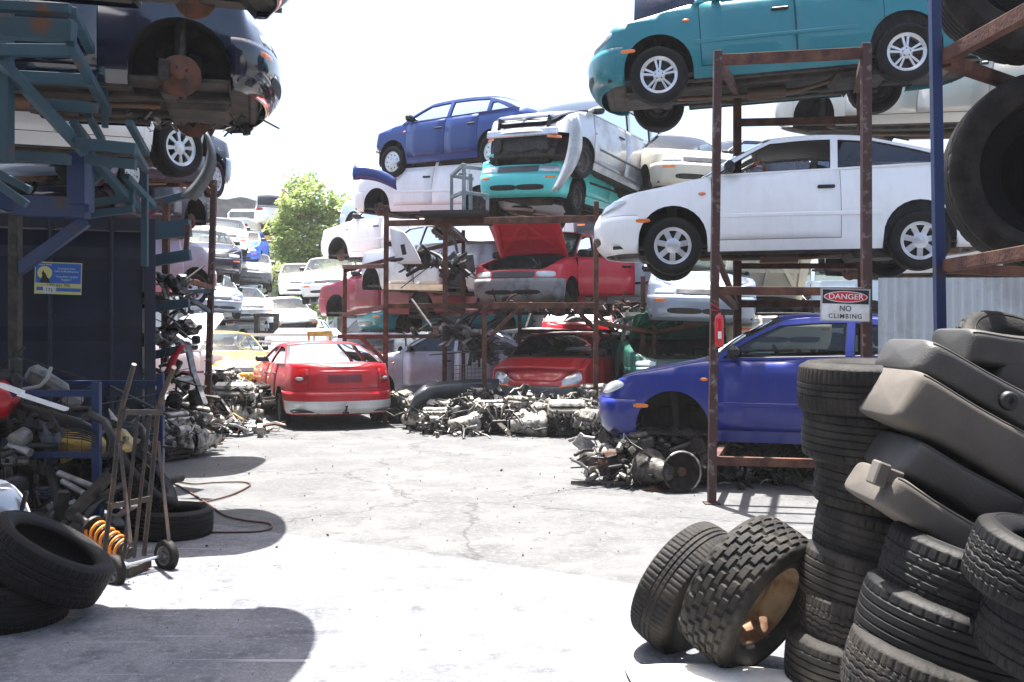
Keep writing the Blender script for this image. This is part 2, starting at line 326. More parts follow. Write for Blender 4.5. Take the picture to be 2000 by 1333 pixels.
# ------------------------------------------------------------------ cars
KIND = dict(
 coupe=dict(L=4.1, W=1.62, H=1.38, WB=2.4, FO=.83, nose=.60, hood=[(.25, .73), (.8, .85)], cowl=(1.18, .92), belt=1.0, tail=(4.0, .96), wt=1.83, rt=2.75, rb=3.78, n=2.3, pill=[2.42], doors=[(1.22, 2.48)], R=.295),
 tealsedan=dict(L=4.1, W=1.64, H=1.38, WB=2.4, FO=.74, nose=.60, hood=[(.25, .73), (.75, .85)], cowl=(1.12, .92), belt=.98, tail=(4.0, .93), wt=1.78, rt=2.75, rb=3.45, n=2.3, pill=[2.20], doors=[(1.17, 2.10), (2.11, 2.95)], R=.295),
 sedan=dict(L=4.3, W=1.67, H=1.37, WB=2.45, FO=.82, nose=.66, hood=[(.2, .74), (.8, .86)], cowl=(1.2, .93), belt=.98, tail=(4.2, .93), wt=1.82, rt=2.85, rb=3.45, n=3, pill=[2.22], doors=[(1.25, 2.18), (2.19, 3.0)]),
 bigsedan=dict(L=4.75, W=1.79, H=1.42, WB=2.72, FO=.93, nose=.64, hood=[(.25, .76), (.9, .88)], cowl=(1.35, .95), belt=1.0, tail=(4.62, 1.02), wt=2.0, rt=3.15, rb=3.85, n=2.7, pill=[2.45], doors=[(1.42, 2.42), (2.43, 3.3)]),
 hatch=dict(L=3.58, W=1.6, H=1.46, WB=2.3, FO=.72, nose=.68, hood=[(.15, .76), (.5, .86)], cowl=(.95, .94), belt=.97, tail=(3.5, .98), wt=1.5, rt=3.0, rb=3.42, n=4, pill=[2.0, 2.75], doors=[(1.02, 2.0), (2.01, 2.62)], roofin=.82),
 hatch3=dict(L=3.7, W=1.62, H=1.4, WB=2.35, FO=.75, nose=.66, hood=[(.15, .74), (.5, .84)], cowl=(1.0, .93), belt=.97, tail=(3.6, .97), wt=1.6, rt=3.0, rb=3.5, n=3.2, pill=[2.2], doors=[(1.08, 2.25)]),
 echo=dict(L=3.7, W=1.66, H=1.5, WB=2.37, FO=.7, nose=.68, hood=[(.2, .84), (.5, .93)], cowl=(.82, 1.0), belt=1.04, tail=(3.6, 1.05), wt=1.5, rt=2.75, rb=3.42, n=2.4, pill=[1.95, 2.85], doors=[(.98, 1.9), (1.91, 2.65)], R=.29),
 echo2=dict(L=3.75, W=1.62, H=1.30, WB=2.37, FO=.62, nose=.64, hood=[(.2, .76), (.5, .84)], cowl=(.85, .90), belt=.94, tail=(3.6, .95), wt=1.5, rt=2.75, rb=3.45, n=2.4, pill=[1.95, 2.85], doors=[(.98, 1.9), (1.91, 2.65)], R=.29),
 ka=dict(L=3.62, W=1.64, H=1.4, WB=2.45, FO=.62, nose=.58, hood=[(.2, .78), (.45, .88)], cowl=(.78, .97), belt=1.0, tail=(3.5, .98), wt=1.5, rt=2.6, rb=3.4, n=2.0, pill=[2.15], doors=[(1.0, 2.15)], fo=[(.17, -.1), (.25, -.02), (.4, 0), (.52, -.02), (.7, -.12), (.8, -.2)]),
 lux=dict(L=4.45, W=1.76, H=1.43, WB=2.7, FO=.74, nose=.66, hood=[(.3, .80), (.9, .9)], cowl=(1.25, .96), belt=1.02, tail=(4.4, .98), wt=1.9, rt=3.0, rb=3.7, n=2.1, pill=[2.35], doors=[(1.3, 2.3), (2.31, 3.2)], R=.31),
 mpv=dict(L=4.0, W=1.7, H=1.6, WB=2.55, FO=.72, nose=.62, hood=[(.25, .82), (.5, .95)], cowl=(.8, 1.05), belt=1.12, tail=(3.9, 1.12), wt=1.75, rt=3.3, rb=3.8, n=2.2, pill=[2.15, 2.95], doors=[(.98, 2.0), (2.01, 2.85)]),
 wagon4=dict(L=4.1, W=1.72, H=1.78, WB=2.5, FO=.7, nose=.85, hood=[(.2, .98), (.8, 1.04)], cowl=(1.2, 1.1), belt=1.14, tail=(4.04, 1.14), wt=1.6, rt=3.85, rb=4.0, n=5, pill=[2.2, 3.1], doors=[(1.3, 2.25), (2.26, 3.0)], R=.34, GC=.3, roofin=.86),
 shortnose=dict(L=3.9, W=1.67, H=1.37, WB=2.45, FO=.42, nose=.80, hood=[(.15, .84), (.4, .88)], cowl=(.8, .93), belt=.98, tail=(3.8, .93), wt=1.42, rt=2.45, rb=3.05, n=3, pill=[1.82], doors=[(.85, 1.78), (1.79, 2.6)]),
 magna=dict(L=4.75, W=1.79, H=1.36, WB=2.72, FO=.93, nose=.64, hood=[(.25, .76), (.9, .88)], cowl=(1.35, .93), belt=.98, tail=(4.62, 1.0), wt=2.0, rt=3.0, rb=3.9, n=2.7, pill=[2.45], doors=[(1.42, 2.42), (2.43, 3.3)], roofin=.68),
 stripped=dict(L=4.3, W=1.79, H=1.42, WB=2.72, FO=.52, nose=.86, hood=[(.15, .88), (.5, .92)], cowl=(.95, .95), belt=1.0, tail=(4.17, 1.02), wt=1.6, rt=2.75, rb=3.45, n=2.7, pill=[2.05], doors=[(1.02, 2.02), (2.03, 2.9)]),
 fender=dict(L=4.2, W=1.67, H=1.22, WB=2.4, FO=.9, nose=.62, hood=[(.25, .72), (.8, .8)], cowl=(1.3, .86), belt=.9, tail=(4.1, .86), wt=1.95, rt=2.6, rb=3.5, n=2.6, pill=[2.45], doors=[(1.3, 2.5)]),
)
SIDE = [(.17, -.06), (.26, -.02), (.45, 0), (.62, -.002), (.78, -.02), (.95, -.065), (1.15, -.10)]
FRONT = [(.17, -.12), (.25, -.035), (.34, 0), (.5, .0), (.56, -.025), (.7, -.09), (.85, -.16)]
REAR = [(.17, -.12), (.27, -.03), (.36, 0), (.52, 0), (.56, -.035), (.8, -.06), (1.0, -.12)]
class Car: pass
def car(kind, col, label, name=None, cat='car', group=None, wheels='cap', miss=(), bumper=None, nobump=False, hood=None, nohood=False, tint=None, doorang=0, nodoor=None,
        trim=None, grille='slats', lights=True, seats=True, noglass=False, boot=None, lamps=(), rims=None, hubs=(), ws=True, tail='wide', extra=None, norear=False, wiper=True):
    K = KIND[kind]; c = Car(); c.K = K; c.kind = kind
    L, Wd, H, WB, FO = K['L'], K['W'], K['H'], K['WB'], K['FO']; hw = Wd / 2; RW = K.get('R', .28); GC = K.get('GC', .17); RA = RW + .05; RO = L - WB - FO
    xf = WB / 2 + FO; xr = xf - L
    X = lambda d: xf - d
    nm = name or {'hatch': 'hatchback_car', 'hatch3': 'hatchback_car', 'echo': 'hatchback_car', 'echo2': 'hatchback_car', 'ka': 'hatchback_car', 'coupe': 'coupe_car', 'mpv': 'compact_van', 'wagon4': 'four_wheel_drive'}.get(kind, 'sedan_car')
    root = thing(nm, label, cat, group); c.root = root
    fo = K.get('fo', FRONT); ro = K.get('ro', REAR); dz = GC - .17
    tops = sorted([(X(0), K['nose'])] + [(X(a), b) for a, b in K['hood']] + [(X(K['cowl'][0]), K['cowl'][1]), (X((K['cowl'][0] + K['rb']) / 2), (K['belt'] + K['cowl'][1]) / 2), (X(K['rb']), K['belt']), (X(K['tail'][0]), K['tail'][1]), (xr, K['tail'][1] - .05)])
    # remove near-duplicate abscissae
    tt = [tops[0]]
    for a in tops[1:]:
        if a[0] - tt[-1][0] > .02: tt.append(a)
    ztop = lambda x: cubic(tt, x)
    # plan outline (half), as stations
    AF = max(FO - RA - .03, .18); AR = max(RO - RA - .03, .18); n = K['n']; st = []
    for k in range(13):
        a = math.pi / 2 * k / 12; st.append((xf - AF + AF * math.cos(a)**(2 / n) if k < 12 else xf - AF, hw * math.sin(a)**(2 / n)))
    xs = set()
    for cx in (WB / 2, -WB / 2):
        for k in range(15): xs.add(round(cx + RA * math.cos(math.pi * k / 14), 4))
        xs.add(round(cx + RA + .003, 4)); xs.add(round(cx - RA - .003, 4))
    dr = [(X(a), X(b)) for a, b in K['doors']]
    for a, b in dr:
        for x in (a + .003, a - .003, b + .003, b - .003): xs.add(round(x, 4))
        for k in range(1, 4): xs.add(round(lerp(a, b, k / 4), 4))
    xc = X(K['cowl'][0]); xrb = X(K['rb']); xs |= {round(xc, 4), round(xrb, 4)} if xrb > xr + AR + .01 else {round(xc, 4)}
    xs = sorted([x for x in xs if xr + AR + .004 < x < xf - AF - .004], reverse=True)
    st += [(x, hw) for x in xs]
    for k in range(12, -1, -1):
        a = math.pi / 2 * k / 12; st.append((xr + AR - AR * math.cos(a)**(2 / max(n, 2.6)) if k < 12 else xr + AR, hw * math.sin(a)**(2 / max(n, 2.6))))
    st = [(x, y * (1 - .035 * (x / (L / 2))**2)) for x, y in st]; NS = len(st)
    acc = [0]
    for i in range(1, NS): acc.append(acc[-1] + math.hypot(st[i][0] - st[i - 1][0], st[i][1] - st[i - 1][1]))
    nrm = []
    for i in range(NS):
        if i == 0: nrm.append((1, 0)); continue
        if i == NS - 1: nrm.append((-1, 0)); continue
        dx = st[i + 1][0] - st[i - 1][0]; dy = st[i + 1][1] - st[i - 1][1]; l = math.hypot(dx, dy) or 1
        nrm.append((dy / l, -dx / l))
    def spt(x, y, nx, ny, z, out=0):
        e = nx * nx; zz = z - dz; f = fo if nx > 0 else ro
        o = lerp(interp(SIDE, zz), interp(f, zz), min(1, e * 1.4)) + out
        return Vector((x + nx * o, max(0, y + ny * o) if y > 1e-4 else 0, z))
    def S_(v, z, out=0, side=1):
        v = max(0, min(acc[-1], v)); i = 0
        while i < NS - 2 and acc[i + 1] < v: i += 1
        t = (v - acc[i]) / max(1e-6, acc[i + 1] - acc[i]); t = max(0, min(1, t))
        x = lerp(st[i][0], st[i + 1][0], t); y = lerp(st[i][1], st[i + 1][1], t); nx = lerp(nrm[i][0], nrm[i + 1][0], t); ny = lerp(nrm[i][1], nrm[i + 1][1], t)
        p = spt(x, y, nx, ny, z, out); return Vector((p.x, p.y * side, p.z))
    def vx(x):
        for i in range(1, NS):
            if st[i][0] <= x: t = (st[i - 1][0] - x) / max(1e-6, st[i - 1][0] - st[i][0]); return lerp(acc[i - 1], acc[i], t)
        return acc[-1]
    def vy(y, rear=False):
        rg = range(NS - 1, 0, -1) if rear else range(1, NS)
        for i in rg:
            j = i - 1
            a, b = (st[i], st[j]) if rear else (st[j], st[i])
            if a[1] <= y <= b[1]:
                t = (y - a[1]) / max(1e-6, b[1] - a[1]); return lerp(acc[i], acc[j], t) if rear else lerp(acc[j], acc[i], t)
        return acc[-1] / 2
    c.S_ = S_; c.vx = vx; c.vy = vy
    def zlo(x, y):
        for cx in (WB / 2, -WB / 2):
            if abs(x - cx) <= RA: return RW + math.sqrt(max(0, RA * RA - (x - cx)**2))
        return GC
    zb = K.get('zb', .55) + dz
    zr = [GC, GC + .07, GC + .11, GC + .116, .36 + dz, .45 + dz, .5 + dz, zb, zb + .006, .62 + dz, .7 + dz, .78 + dz, .86 + dz, .95 + dz, 1.04 + dz, 1.5]
    DB = 3
    body = MB(); bump = MB(); door = {0: [MB(), MB()], 1: [MB(), MB()]}; rbump = MB()
    for side in (1, -1):
        cols = []
        for i in range(NS):
            x, y = st[i]; lo = zlo(x, y); hi = ztop(x); inf = x > WB / 2 + RA; inr = x < -WB / 2 - RA
            cols.append([(lambda p: Vector((p.x, p.y * side, p.z)))(spt(x, y, nrm[i][0], nrm[i][1], min(hi, max(lo, z)), .014 if (bumper and (inf or inr) and j <= 7) else 0)) for j, z in enumerate(zr)])
        for i in range(NS - 1):
            xm = (st[i][0] + st[i + 1][0]) / 2; di = None; gap = False
            for k, (a, b) in enumerate(dr):
                if b < xm < a: di = k
                if abs(xm - a) < .0031 or abs(xm - b) < .0031: gap = True
            for j in range(len(zr) - 1):
                q = [cols[i][j], cols[i + 1][j], cols[i + 1][j + 1], cols[i][j + 1]]
                if (q[0] - q[3]).length < 1e-5 and (q[1] - q[2]).length < 1e-5: continue
                if side < 0: q = q[::-1]
                tgt = body
                if di is not None or gap:
                    if j == DB - 1 and di is not None: continue
                    if gap and j >= DB: continue
                    if j >= DB and di is not None: tgt = door[di][0 if side > 0 else 1]
                fr = xm > WB / 2 + RA; re = xm < -WB / 2 - RA
                if fr and j <= 7:
                    if j == 7: continue
                    if nobump: continue
                    tgt = bump
                if re and j <= 7:
                    if j == 7: continue
                    tgt = rbump
                tgt.add(q, [(0, 1, 2, 3)], 0, True)
        # belt top lip inwards along the doors
        for i in range(NS - 1):
            if xrb < st[i][0] <= xc + 1e-3:
                a, b = cols[i][-1], cols[i + 1][-1]; ins = Vector((0, -.05 * side, -.005))
                body.add([a, b, b + ins, a + ins], [(0, 1, 2, 3)] if side < 0 else [(3, 2, 1, 0)], 0, True)
    topv = [spt(st[i][0], st[i][1], nrm[i][0], nrm[i][1], ztop(st[i][0])) for i in range(NS)]
    def across(i, s, crown):
        p = topv[i]; y = p.y * s; return Vector((p.x, y, p.z + crown * (p.y**2 - y * y) / hw**2))
    SS = [-1, -.93, -.875, -.868, -.6, -.3, 0, .3, .6, .868, .875, .93, 1]
    hoodm = MB(); deckm = MB()
    hs = xf - .10; i_c = max(i for i in range(NS) if st[i][0] >= xc - 1e-3); i_rb = min([i for i in range(NS) if st[i][0] <= xrb + 1e-3] or [NS - 2])
    hinge = Vector((xc + .02, 0, ztop(xc)))
    bay = hood is not None or nohood
    for i in range(i_c):
        xm = (topv[i].x + topv[i + 1].x) / 2
        for k in range(len(SS) - 1):
            q = [across(i, SS[k], .035), across(i, SS[k + 1], .035), across(i + 1, SS[k + 1], .035), across(i + 1, SS[k], .035)]
            inh = .868 >= SS[k + 1] and SS[k] >= -.868 and xm < hs
            if xm < hs and k in (2, 9): continue
            if inh:
                if not nohood: hoodm.add([v - hinge for v in q], [(0, 1, 2, 3)], 0, True)
            else: body.add(q, [(0, 1, 2, 3)], 0, True)
    for i in range(i_rb, NS - 1):
        xm = (topv[i].x + topv[i + 1].x) / 2
        for k in range(len(SS) - 1):
            q = [across(i, SS[k], .02), across(i, SS[k + 1], .02), across(i + 1, SS[k + 1], .02), across(i + 1, SS[k], .02)]
            (deckm if (SS[k] >= -.868 and SS[k + 1] <= .868) else body).add(q, [(0, 1, 2, 3)], 0, True)
    # ---- greenhouse
    yr_in = K.get('roofin', .76); yroof = hw * yr_in; xwt, xrt = X(K['wt']), X(K['rt'])
    side_top = [(st[i][0], topv[i].y) for i in range(NS) if xr + AR * .3 < st[i][0] < xf - AF * .3][::-1]
    yb = lambda x: interp(side_top, x)
    zrs = lambda x: H - .055 - .03 * ((x - (xwt + xrt) / 2) / ((xwt - xrt) / 2))**2
    def gy(x, z): z0 = ztop(x); t = max(0, min(1, (z - z0) / max(.05, H - .055 - z0))); return lerp(yb(x), yroof, t**1.12)
    zt1, zt2 = zrs(xwt), zrs(xrt); zc = ztop(xc); zrb = ztop(xrb)
    aedge = lambda z: lerp(xc, xwt, max(0, (z - zc) / (zt1 - zc))) + .05 * math.sin(math.pi * max(0, min(1, (z - zc) / (zt1 - zc))))
    redge = lambda z: lerp(xrb, xrt, max(0, (z - zrb) / (zt2 - zrb))) - .07 * math.sin(math.pi * max(0, min(1, (z - zrb) / (zt2 - zrb))))
    NA = 7
    outl = [(aedge(lerp(zc, zt1, k / NA)), lerp(zc, zt1, k / NA)) for k in range(NA + 1)]
    outl += [(lerp(xwt, xrt, k / 8), zrs(lerp(xwt, xrt, k / 8))) for k in range(1, 8)]
    outl += [(redge(lerp(zt2, zrb, k / NA)), lerp(zt2, zrb, k / NA)) for k in range(NA + 1)]
    outl += [(lerp(xrb, xc, k / 10), ztop(lerp(xrb, xc, k / 10))) for k in range(1, 10)]
    pil = [X(p) for p in K['pill']]; bounds = [lambda z: aedge(z) - .075]
    wins = []
    edges = [('A', None)] + [('P', p) for p in pil] + [('R', None)]
    for w in range(len(edges) - 1):
        ea, eb = edges[w], edges[w + 1]
        la = (lambda z: aedge(z) - .07) if ea[0] == 'A' else (lambda z, p=ea[1]: p - .035 - .06 * (z - zc))
        lb = (lambda z: redge(z) + .12) if eb[0] == 'R' else (lambda z, p=eb[1]: p + .035 - .06 * (z - zc))
        def zbot(x): return ztop(x) + .018
        def ztp(x): return min(zrs(min(xwt, max(xrt, x))) - .045, 9)
        # outline: sample heights on each edge
        z0 = zbot((la(zc) + lb(zc)) / 2); z1 = ztp(pil[0]);
        left = []; right = []
        for k in range(7):
            t = k / 6
            zl = lerp(zbot(la(z0)), ztp(la(z1)) , t); zrr = lerp(zbot(lb(z0)), ztp(lb(z1)), t)
            left.append((la(zl), zl)); right.append((lb(zrr), zrr))
        if left[0][0] - right[0][0] < .12: continue
        # keep the order left > right at each height
        pts = []
        for (xl, zl), (xq, zq) in zip(left, right):
            if xl - xq < .03: break
            pts.append(((xl, zl), (xq, zq)))
        top = [(lerp(pts[-1][0][0], pts[-1][1][0], k / 6), 0) for k in range(1, 6)]
        top = [(x, lerp(lerp(pts[-1][0][1], pts[-1][1][1], (k + 1) / 6), ztp(x), 1 if len(pts) == 7 else 0)) for k, (x, _) in enumerate(top)]
        poly = [p[0] for p in pts] + top + [p[1] for p in pts[::-1]]
        bot = [(lerp(pts[0][1][0], pts[0][0][0], k / 4), zbot(lerp(pts[0][1][0], pts[0][0][0], k / 4))) for k in range(1, 4)]
        poly += bot; wins.append(poly)
    gh = MB(); pane = []
    allp = [outl] + wins; flat = [p for pl in allp for p in pl]
    tri = tessellate_polygon([[Vector((x, z, 0)) for x, z in pl] for pl in allp])
    for side in (1, -1):
        vs = [Vector((x, side * gy(x, z), z)) for x, z in flat]
        gh.add(vs, [t if side > 0 else t[::-1] for t in tri], 0, False)
        for wi, pl in enumerate(wins):
            g = MB(); pv = [Vector((x, side * (gy(x, z) - .012), z)) for x, z in pl]
            if not noglass and not (lamps == 'openwin' and wi == 0): g.add(pv, tessellate_polygon([[Vector((x, z, 0)) for x, z in pl]]), 0, False)
            g.tube([Vector((v.x, v.y + side * .008, v.z)) for v in pv + [pv[0]]], .009, 4, mi=1, cap=False, sm=False)
            pane.append((side, wi, g))
    body = join([body]); ghm = gh
    # roof
    def cr(s): return .05 * (1 - abs(s)**3)
    rows = []; bt = .07
    for k in range(13):
        q = k / 12; x = lerp(xwt, xrt, q); row = []
        for s in [-1, -.97, -.9, -.75, -.5, -.25, 0, .25, .5, .75, .9, .97, 1]:
            y = gy(x, zrs(x)) * s; bx = bt * (1 - s * s) * (1 - 2 * q) if q < .5 else -bt * (1 - s * s) * (2 * q - 1)
            row.append(Vector((x + bx, y, zrs(x) + cr(s))))
        rows.append(row)
    roof = MB(); roof.grid(rows, 0, True)
    def screen(edge, z0, z1, y0, sgn, bb):
        g = MB(); rws = []; TS = [0, .07, .3, .5, .7, .93, 1]; SX = [-1, -.93, -.6, -.3, 0, .3, .6, .93, 1]
        for t in TS:
            z = lerp(z0, z1, t); xe = edge(z); r_ = []
            for s in SX:
                y = gy(xe, z) * s; r_.append(Vector((xe + sgn * lerp(bb, bt, t) * (1 - s * s), y, z + cr(s) * t + .012 * (1 - t))))
            rws.append(r_)
        nt_, ns_ = len(TS) - 1, len(SX) - 1
        bd = lambda i, j: i in (0, nt_ - 1) or j in (0, ns_ - 1)
        if not noglass: g.grid(rws, 0, True, skip=lambda i, j: bd(i, j))
        g.grid(rws, 1, True, skip=lambda i, j: not bd(i, j)); return g
    gm = tint or G_mid
    PM = [col, M_blk]
    ob = body.build('body', col, root, weld=.0008)
    og = ghm.build('side_frame', col, ob, solid=.02)
    r_ = roof.build('roof', col, root, weld=.0005, solid=.018)
    lin = MB(); lin.grid([[v + Vector((0, 0, -.028)) for v in rw[1:-1]] for rw in rows]); lin.build('headlining', M_intl, r_)
    if bump.f: bo = bump.build('front_bumper', bumper or col, root, weld=.0008, solid=.01)
    if rbump.f: rbump.build('rear_bumper', bumper or col, root, weld=.0008, solid=.01)
    if ws: screen(aedge, zc, zt1, 0, 1, .13).build('windshield', [G_clear if gm is not G_tint else G_mid, M_blk], root)
    if not norear: screen(redge, zrb, zt2, 0, -1, .10).build('rear_window', [gm, M_blk], root)
    doors = []
    for k in range(len(dr)):
        for si, side in enumerate((1, -1)):
            if nodoor and (k, side) in nodoor: continue
            hx = Vector((dr[k][0], side * (hw - .03), 0)); d = door[k][si]
            if not d.f: continue
            d.xf(Matrix.Translation(-hx)); do = d.build('door', col, root, weld=.0008, solid=.012); do.location = hx; doors.append((k, side, do))
            # handle and door card
            v = vx(dr[k][1] + .14); hz = ztop(dr[k][1]) - .17; p = S_(v, hz, .012, side) - hx
            hb = MB(); hb.box(p, (.17, .035, .035), bev=.01); hb.build('handle', M_blk, do)
            cd = MB(); a, b = dr[k]; cd.box((-(a - b) / 2, -side * .085, (GC + .14 + ztop(a)) / 2), (a - b - .06, .03, ztop(a) - GC - .2)); cd.build('door_card', M_int, do)
            if doorang and k == 0 and side == (doorang / abs(doorang)): do.rotation_euler.z = -doorang if side > 0 else -doorang
    c.doors = doors
    for side, wi, g in pane:
        if nodoor and (wi, side) in nodoor and wi == 0: continue
        g.build('side_window', [gm if not (wi == 0 and lamps == 'openwin') else G_clear, M_blk], root)
    if not nohood:
        ho = hoodm.build('bonnet', col, root, weld=.0008, solid=.012); ho.location = hinge; c.hood = ho
        if hood:
            ho.rotation_euler.y = -hood
            rb = MB(); x0 = .1; x1 = hs - hinge.x; yw = hw * .72
            for (a, b) in [((.1, -yw), (x1 - .05, -yw * .85)), ((.1, yw), (x1 - .05, yw * .85)), ((.1, 0), (x1, 0)), ((.1, -yw), (x1 - .1, 0)), ((.1, yw), (x1 - .1, 0)), ((.12, -yw), (.12, yw)), ((x1 - .1, -yw * .9), (x1 - .1, yw * .9)), ((x1 * .5, -yw * .9), (x1 * .5, yw * .9))]:
                f = lambda p: Vector((p[0], p[1], ztop(min(hs, hinge.x + p[0])) - hinge.z - .0))
                rb.beam(f(a), f(b), .06, .03)
            rb.build('bonnet_frame', col, ho)
    dk = deckm.build('boot_lid', col, root, weld=.0008, solid=.01) if deckm.f else None
    # ---- wheel arches, floor, interior
    for side in (1, -1):
        for cx in (WB / 2, -WB / 2):
            ln = MB()
            A = []; ri = RA + .012
            for k in range(17):
                t = math.pi * (1.12 - 1.24 * k / 16); x = cx + ri * math.cos(t); z = RW + ri * math.sin(t); y = hw - .035
                A.append((Vector((x, side * y, z)), Vector((x, side * (y - .34), z))))
            ln.grid([[a for a, b in A], [b for a, b in A]]); ln.add([b for a, b in A] , [list(range(17))]); 
            ln.tube([(cx, side * (hw - .2), RW + RA), (cx - .02, side * (hw - .22), RW)], [.05, .03], 8); ln.box((cx + .1, side * (hw - .34), RW + .1), (.12, .06, .16), bev=.02); ln.box((cx - .16, side * (hw - .34), RW + .16), (.1, .05, .1), bev=.02)
            ln.build('wheel_arch', M_liner, root)
    un = MB(); zf = GC + .03
    un.box(((xf + xr) / 2 - .05, 0, zf + .03), (L - .5 if bay else L - .35, Wd - .16, .03))
    for s in (-1, 1):
        un.box((0, s * (hw - .2), zf), (WB - .7, .1, .06), bev=.015); un.box((0, s * .33, zf), (WB + .7, .08, .07), bev=.015)
        un.beam((-WB / 2, s * (hw - .15), RW), (-WB / 2 + .45, s * .4, zf), .07, .04)
        un.beam((WB / 2, s * (hw - .15), RW - .03), (WB / 2 - .1, s * .3, zf), .09, .04)
        un.beam((WB / 2, s * (hw - .15), RW - .03), (WB / 2 + .25, s * .3, zf), .05, .03)
        for k in range(4): un.box((-.75 + k * .5, s * .55, zf + .005), (.38, .16, .02), bev=.008)
    un.tube([(-WB / 2, -hw + .15, RW), (-WB / 2, hw - .15, RW)], .035, 8); un.tube([(WB / 2, -hw + .2, RW), (WB / 2, hw - .2, RW)], .02, 8)
    un.box((-WB / 2 + .35, .25, zf - .03), (.55, .7, .16), bev=.05); un.box((WB / 2 + .1, 0, zf - .01), (.5, .6, .14), bev=.04)
    un.box((WB / 2 - .1, 0, zf), (.12, Wd - .5, .08), bev=.02); un.tube([(xr + .4, -.3, zf - .01), (xr + .4, -.3, zf + .06)], .28, 20)
    un.box((xf - .22, 0, zf + .05), (.08, Wd - .5, .12), bev=.02)
    un.build('underbody', M_under, root)
    ex = MB(); ex.tube([(WB / 2 - .2, -.1, zf - .03), (.5, -.12, zf - .05), (-.3, -.12, zf - .05), (-WB / 2 + .5, .18, zf - .02), (-WB / 2 - .05, .35, zf + .0), (xr + .25, .42, zf - .01), (xr + .12, .42, zf - .01)], .024, 8)
    ex.tube([(.25, -.12, zf - .05), (-.15, -.12, zf - .05)], .06, 12); ex.box((xr + .50, .3, zf - .02), (.22, .5, .12), bev=.05); ex.build('exhaust', mat('exhaust_steel', (.16, .12, .09), .6, .5, col2=(.2, .09, .05), scale=9), root)
    it = MB(); z1 = ztop(xc) - .03
    it.box(((xc + xrb) / 2, 0, GC + .12), (xc - xrb, Wd - .22, .04)); 
    if not bay: it.box((xc - .05, 0, (GC + z1) / 2 + .1), (.04, Wd - .2, z1 - GC - .1))
    else: it.box((xc + .0, 0, (GC + z1) / 2 + .12), (.04, Wd - .2, z1 - GC - .1))
    it.box((xc - .28, 0, z1 - .09), (.46, Wd - .24, .2), bev=.06); it.box((xrb + .1, 0, (z1 + GC) / 2 + .1), (.05, Wd - .24, z1 - GC - .05)); it.box((xrb + .25, 0, zrb - .06), (.5, Wd - .26, .03))
    for s in (-1, 1): it.box(((xc + xrb) / 2, s * (hw - .115), (GC + z1) / 2 + .05), (xc - xrb - .1, .02, z1 - GC - .08))
    t = R(25); cy = -hw * .47; ctr = Vector((xc - .6, cy, z1 + .0)); ring = [ctr + Vector((math.sin(t) * .18 * math.sin(a), .18 * math.cos(a), .18 * math.sin(a) * math.cos(t))) for a in [2 * math.pi * k / 16 for k in range(17)]]
    it.tube(ring, .014, 6, cap=False); it.tube([ring[0], ring[8]], .012, 6); it.tube([ctr, ctr + Vector((.2, 0, -.08))], .02, 6)
    it.build('interior', M_int, root)
    if seats:
        for s in (-1, 1):
            sm = MB(); x0 = xc - 1.12
            sm.box((x0, s * .36, GC + .3), (.5, .46, .16), bev=.06); sm.box((x0 - .3, s * .36, GC + .6), (.13, .46, .56), rot=(0, -.3, 0), bev=.055); sm.box((x0 - .42, s * .36, GC + .97), (.1, .26, .18), rot=(0, -.3, 0), bev=.045)
            sm.build('seat', M_int, root)
        if xc - xrb > 2.1:
            sm = MB(); x0 = xc - 1.95; sm.box((x0, 0, GC + .28), (.45, Wd - .4, .15), bev=.05); sm.box((x0 - .28, 0, GC + .55), (.13, Wd - .4, .5), rot=(0, -.35, 0), bev=.05); sm.build('rear_seat', M_int, root)
    if bay:
        e = engine_mb(random.Random(len(label)), .85); e.xf(Matrix.Translation((WB / 2 + .12, 0, GC + .30)) @ Euler((0, 0, R(90))).to_matrix().to_4x4())
        e.build('engine', [M_engd, M_alu, M_blk], root)
        bx = MB()
        for s in (-1, 1): bx.box((WB / 2 + .1, s * (hw - .36), .6), (1.05, .03, .45), bev=0)
        bx.box((xf - .25, 0, .52), (.05, Wd - .5, .42), bev=.01); bx.box((WB / 2 + .2, hw - .48, .72), (.22, .17, .2), bev=.02)
        bx.build('engine_bay', M_engd, root)
    if nobump:
        nb = MB(); nb.box((xf - .1, 0, .56), (.06, Wd * .82, .12), bev=.015); nb.build('crash_bar', M_sil, root)
        rad = MB(); rad.box((xf - .2, 0, .4), (.05, Wd * .55, .4)); rad.tube([(xf - .15, -.3, .3), (xf - .12, 0, .26), (xf - .16, .35, .32)], .02, 6); rad.box((xf - .16, .42, .34), (.12, .2, .2), bev=.03); rad.box((xf - .15, -.5, .4), (.1, .16, .3), bev=.03); rad.build('radiator', M_engd, root)
    # ---- lights and trim
    def patch(v0, v1, z0, z1, side, dome=.012, shape='ell', nn=8, base=.003, slope=0):
        g = MB(); rws = []
        for a in range(nn + 1):
            rw = []
            for b in range(nn + 1):
                u = 2 * a / nn - 1; w = 2 * b / nn - 1
                if shape == 'ell': uu = u * math.sqrt(1 - w * w / 2); ww = w * math.sqrt(1 - u * u / 2)
                elif shape == 'rnd': uu = u * math.sqrt(1 - .35 * w * w * w * w); ww = w * math.sqrt(1 - .35 * u**4)
                else: uu, ww = u, w
                rho = max(abs(u), abs(w)); zz = lerp(z0, z1, (ww + 1) / 2) + slope * uu
                rw.append(S_(lerp(v0, v1, (uu + 1) / 2), zz, base + dome * (1 - rho**4), side))
            rws.append(rw)
        g.grid(rws if side > 0 else [r[::-1] for r in rws]); return g
    c.patch = patch
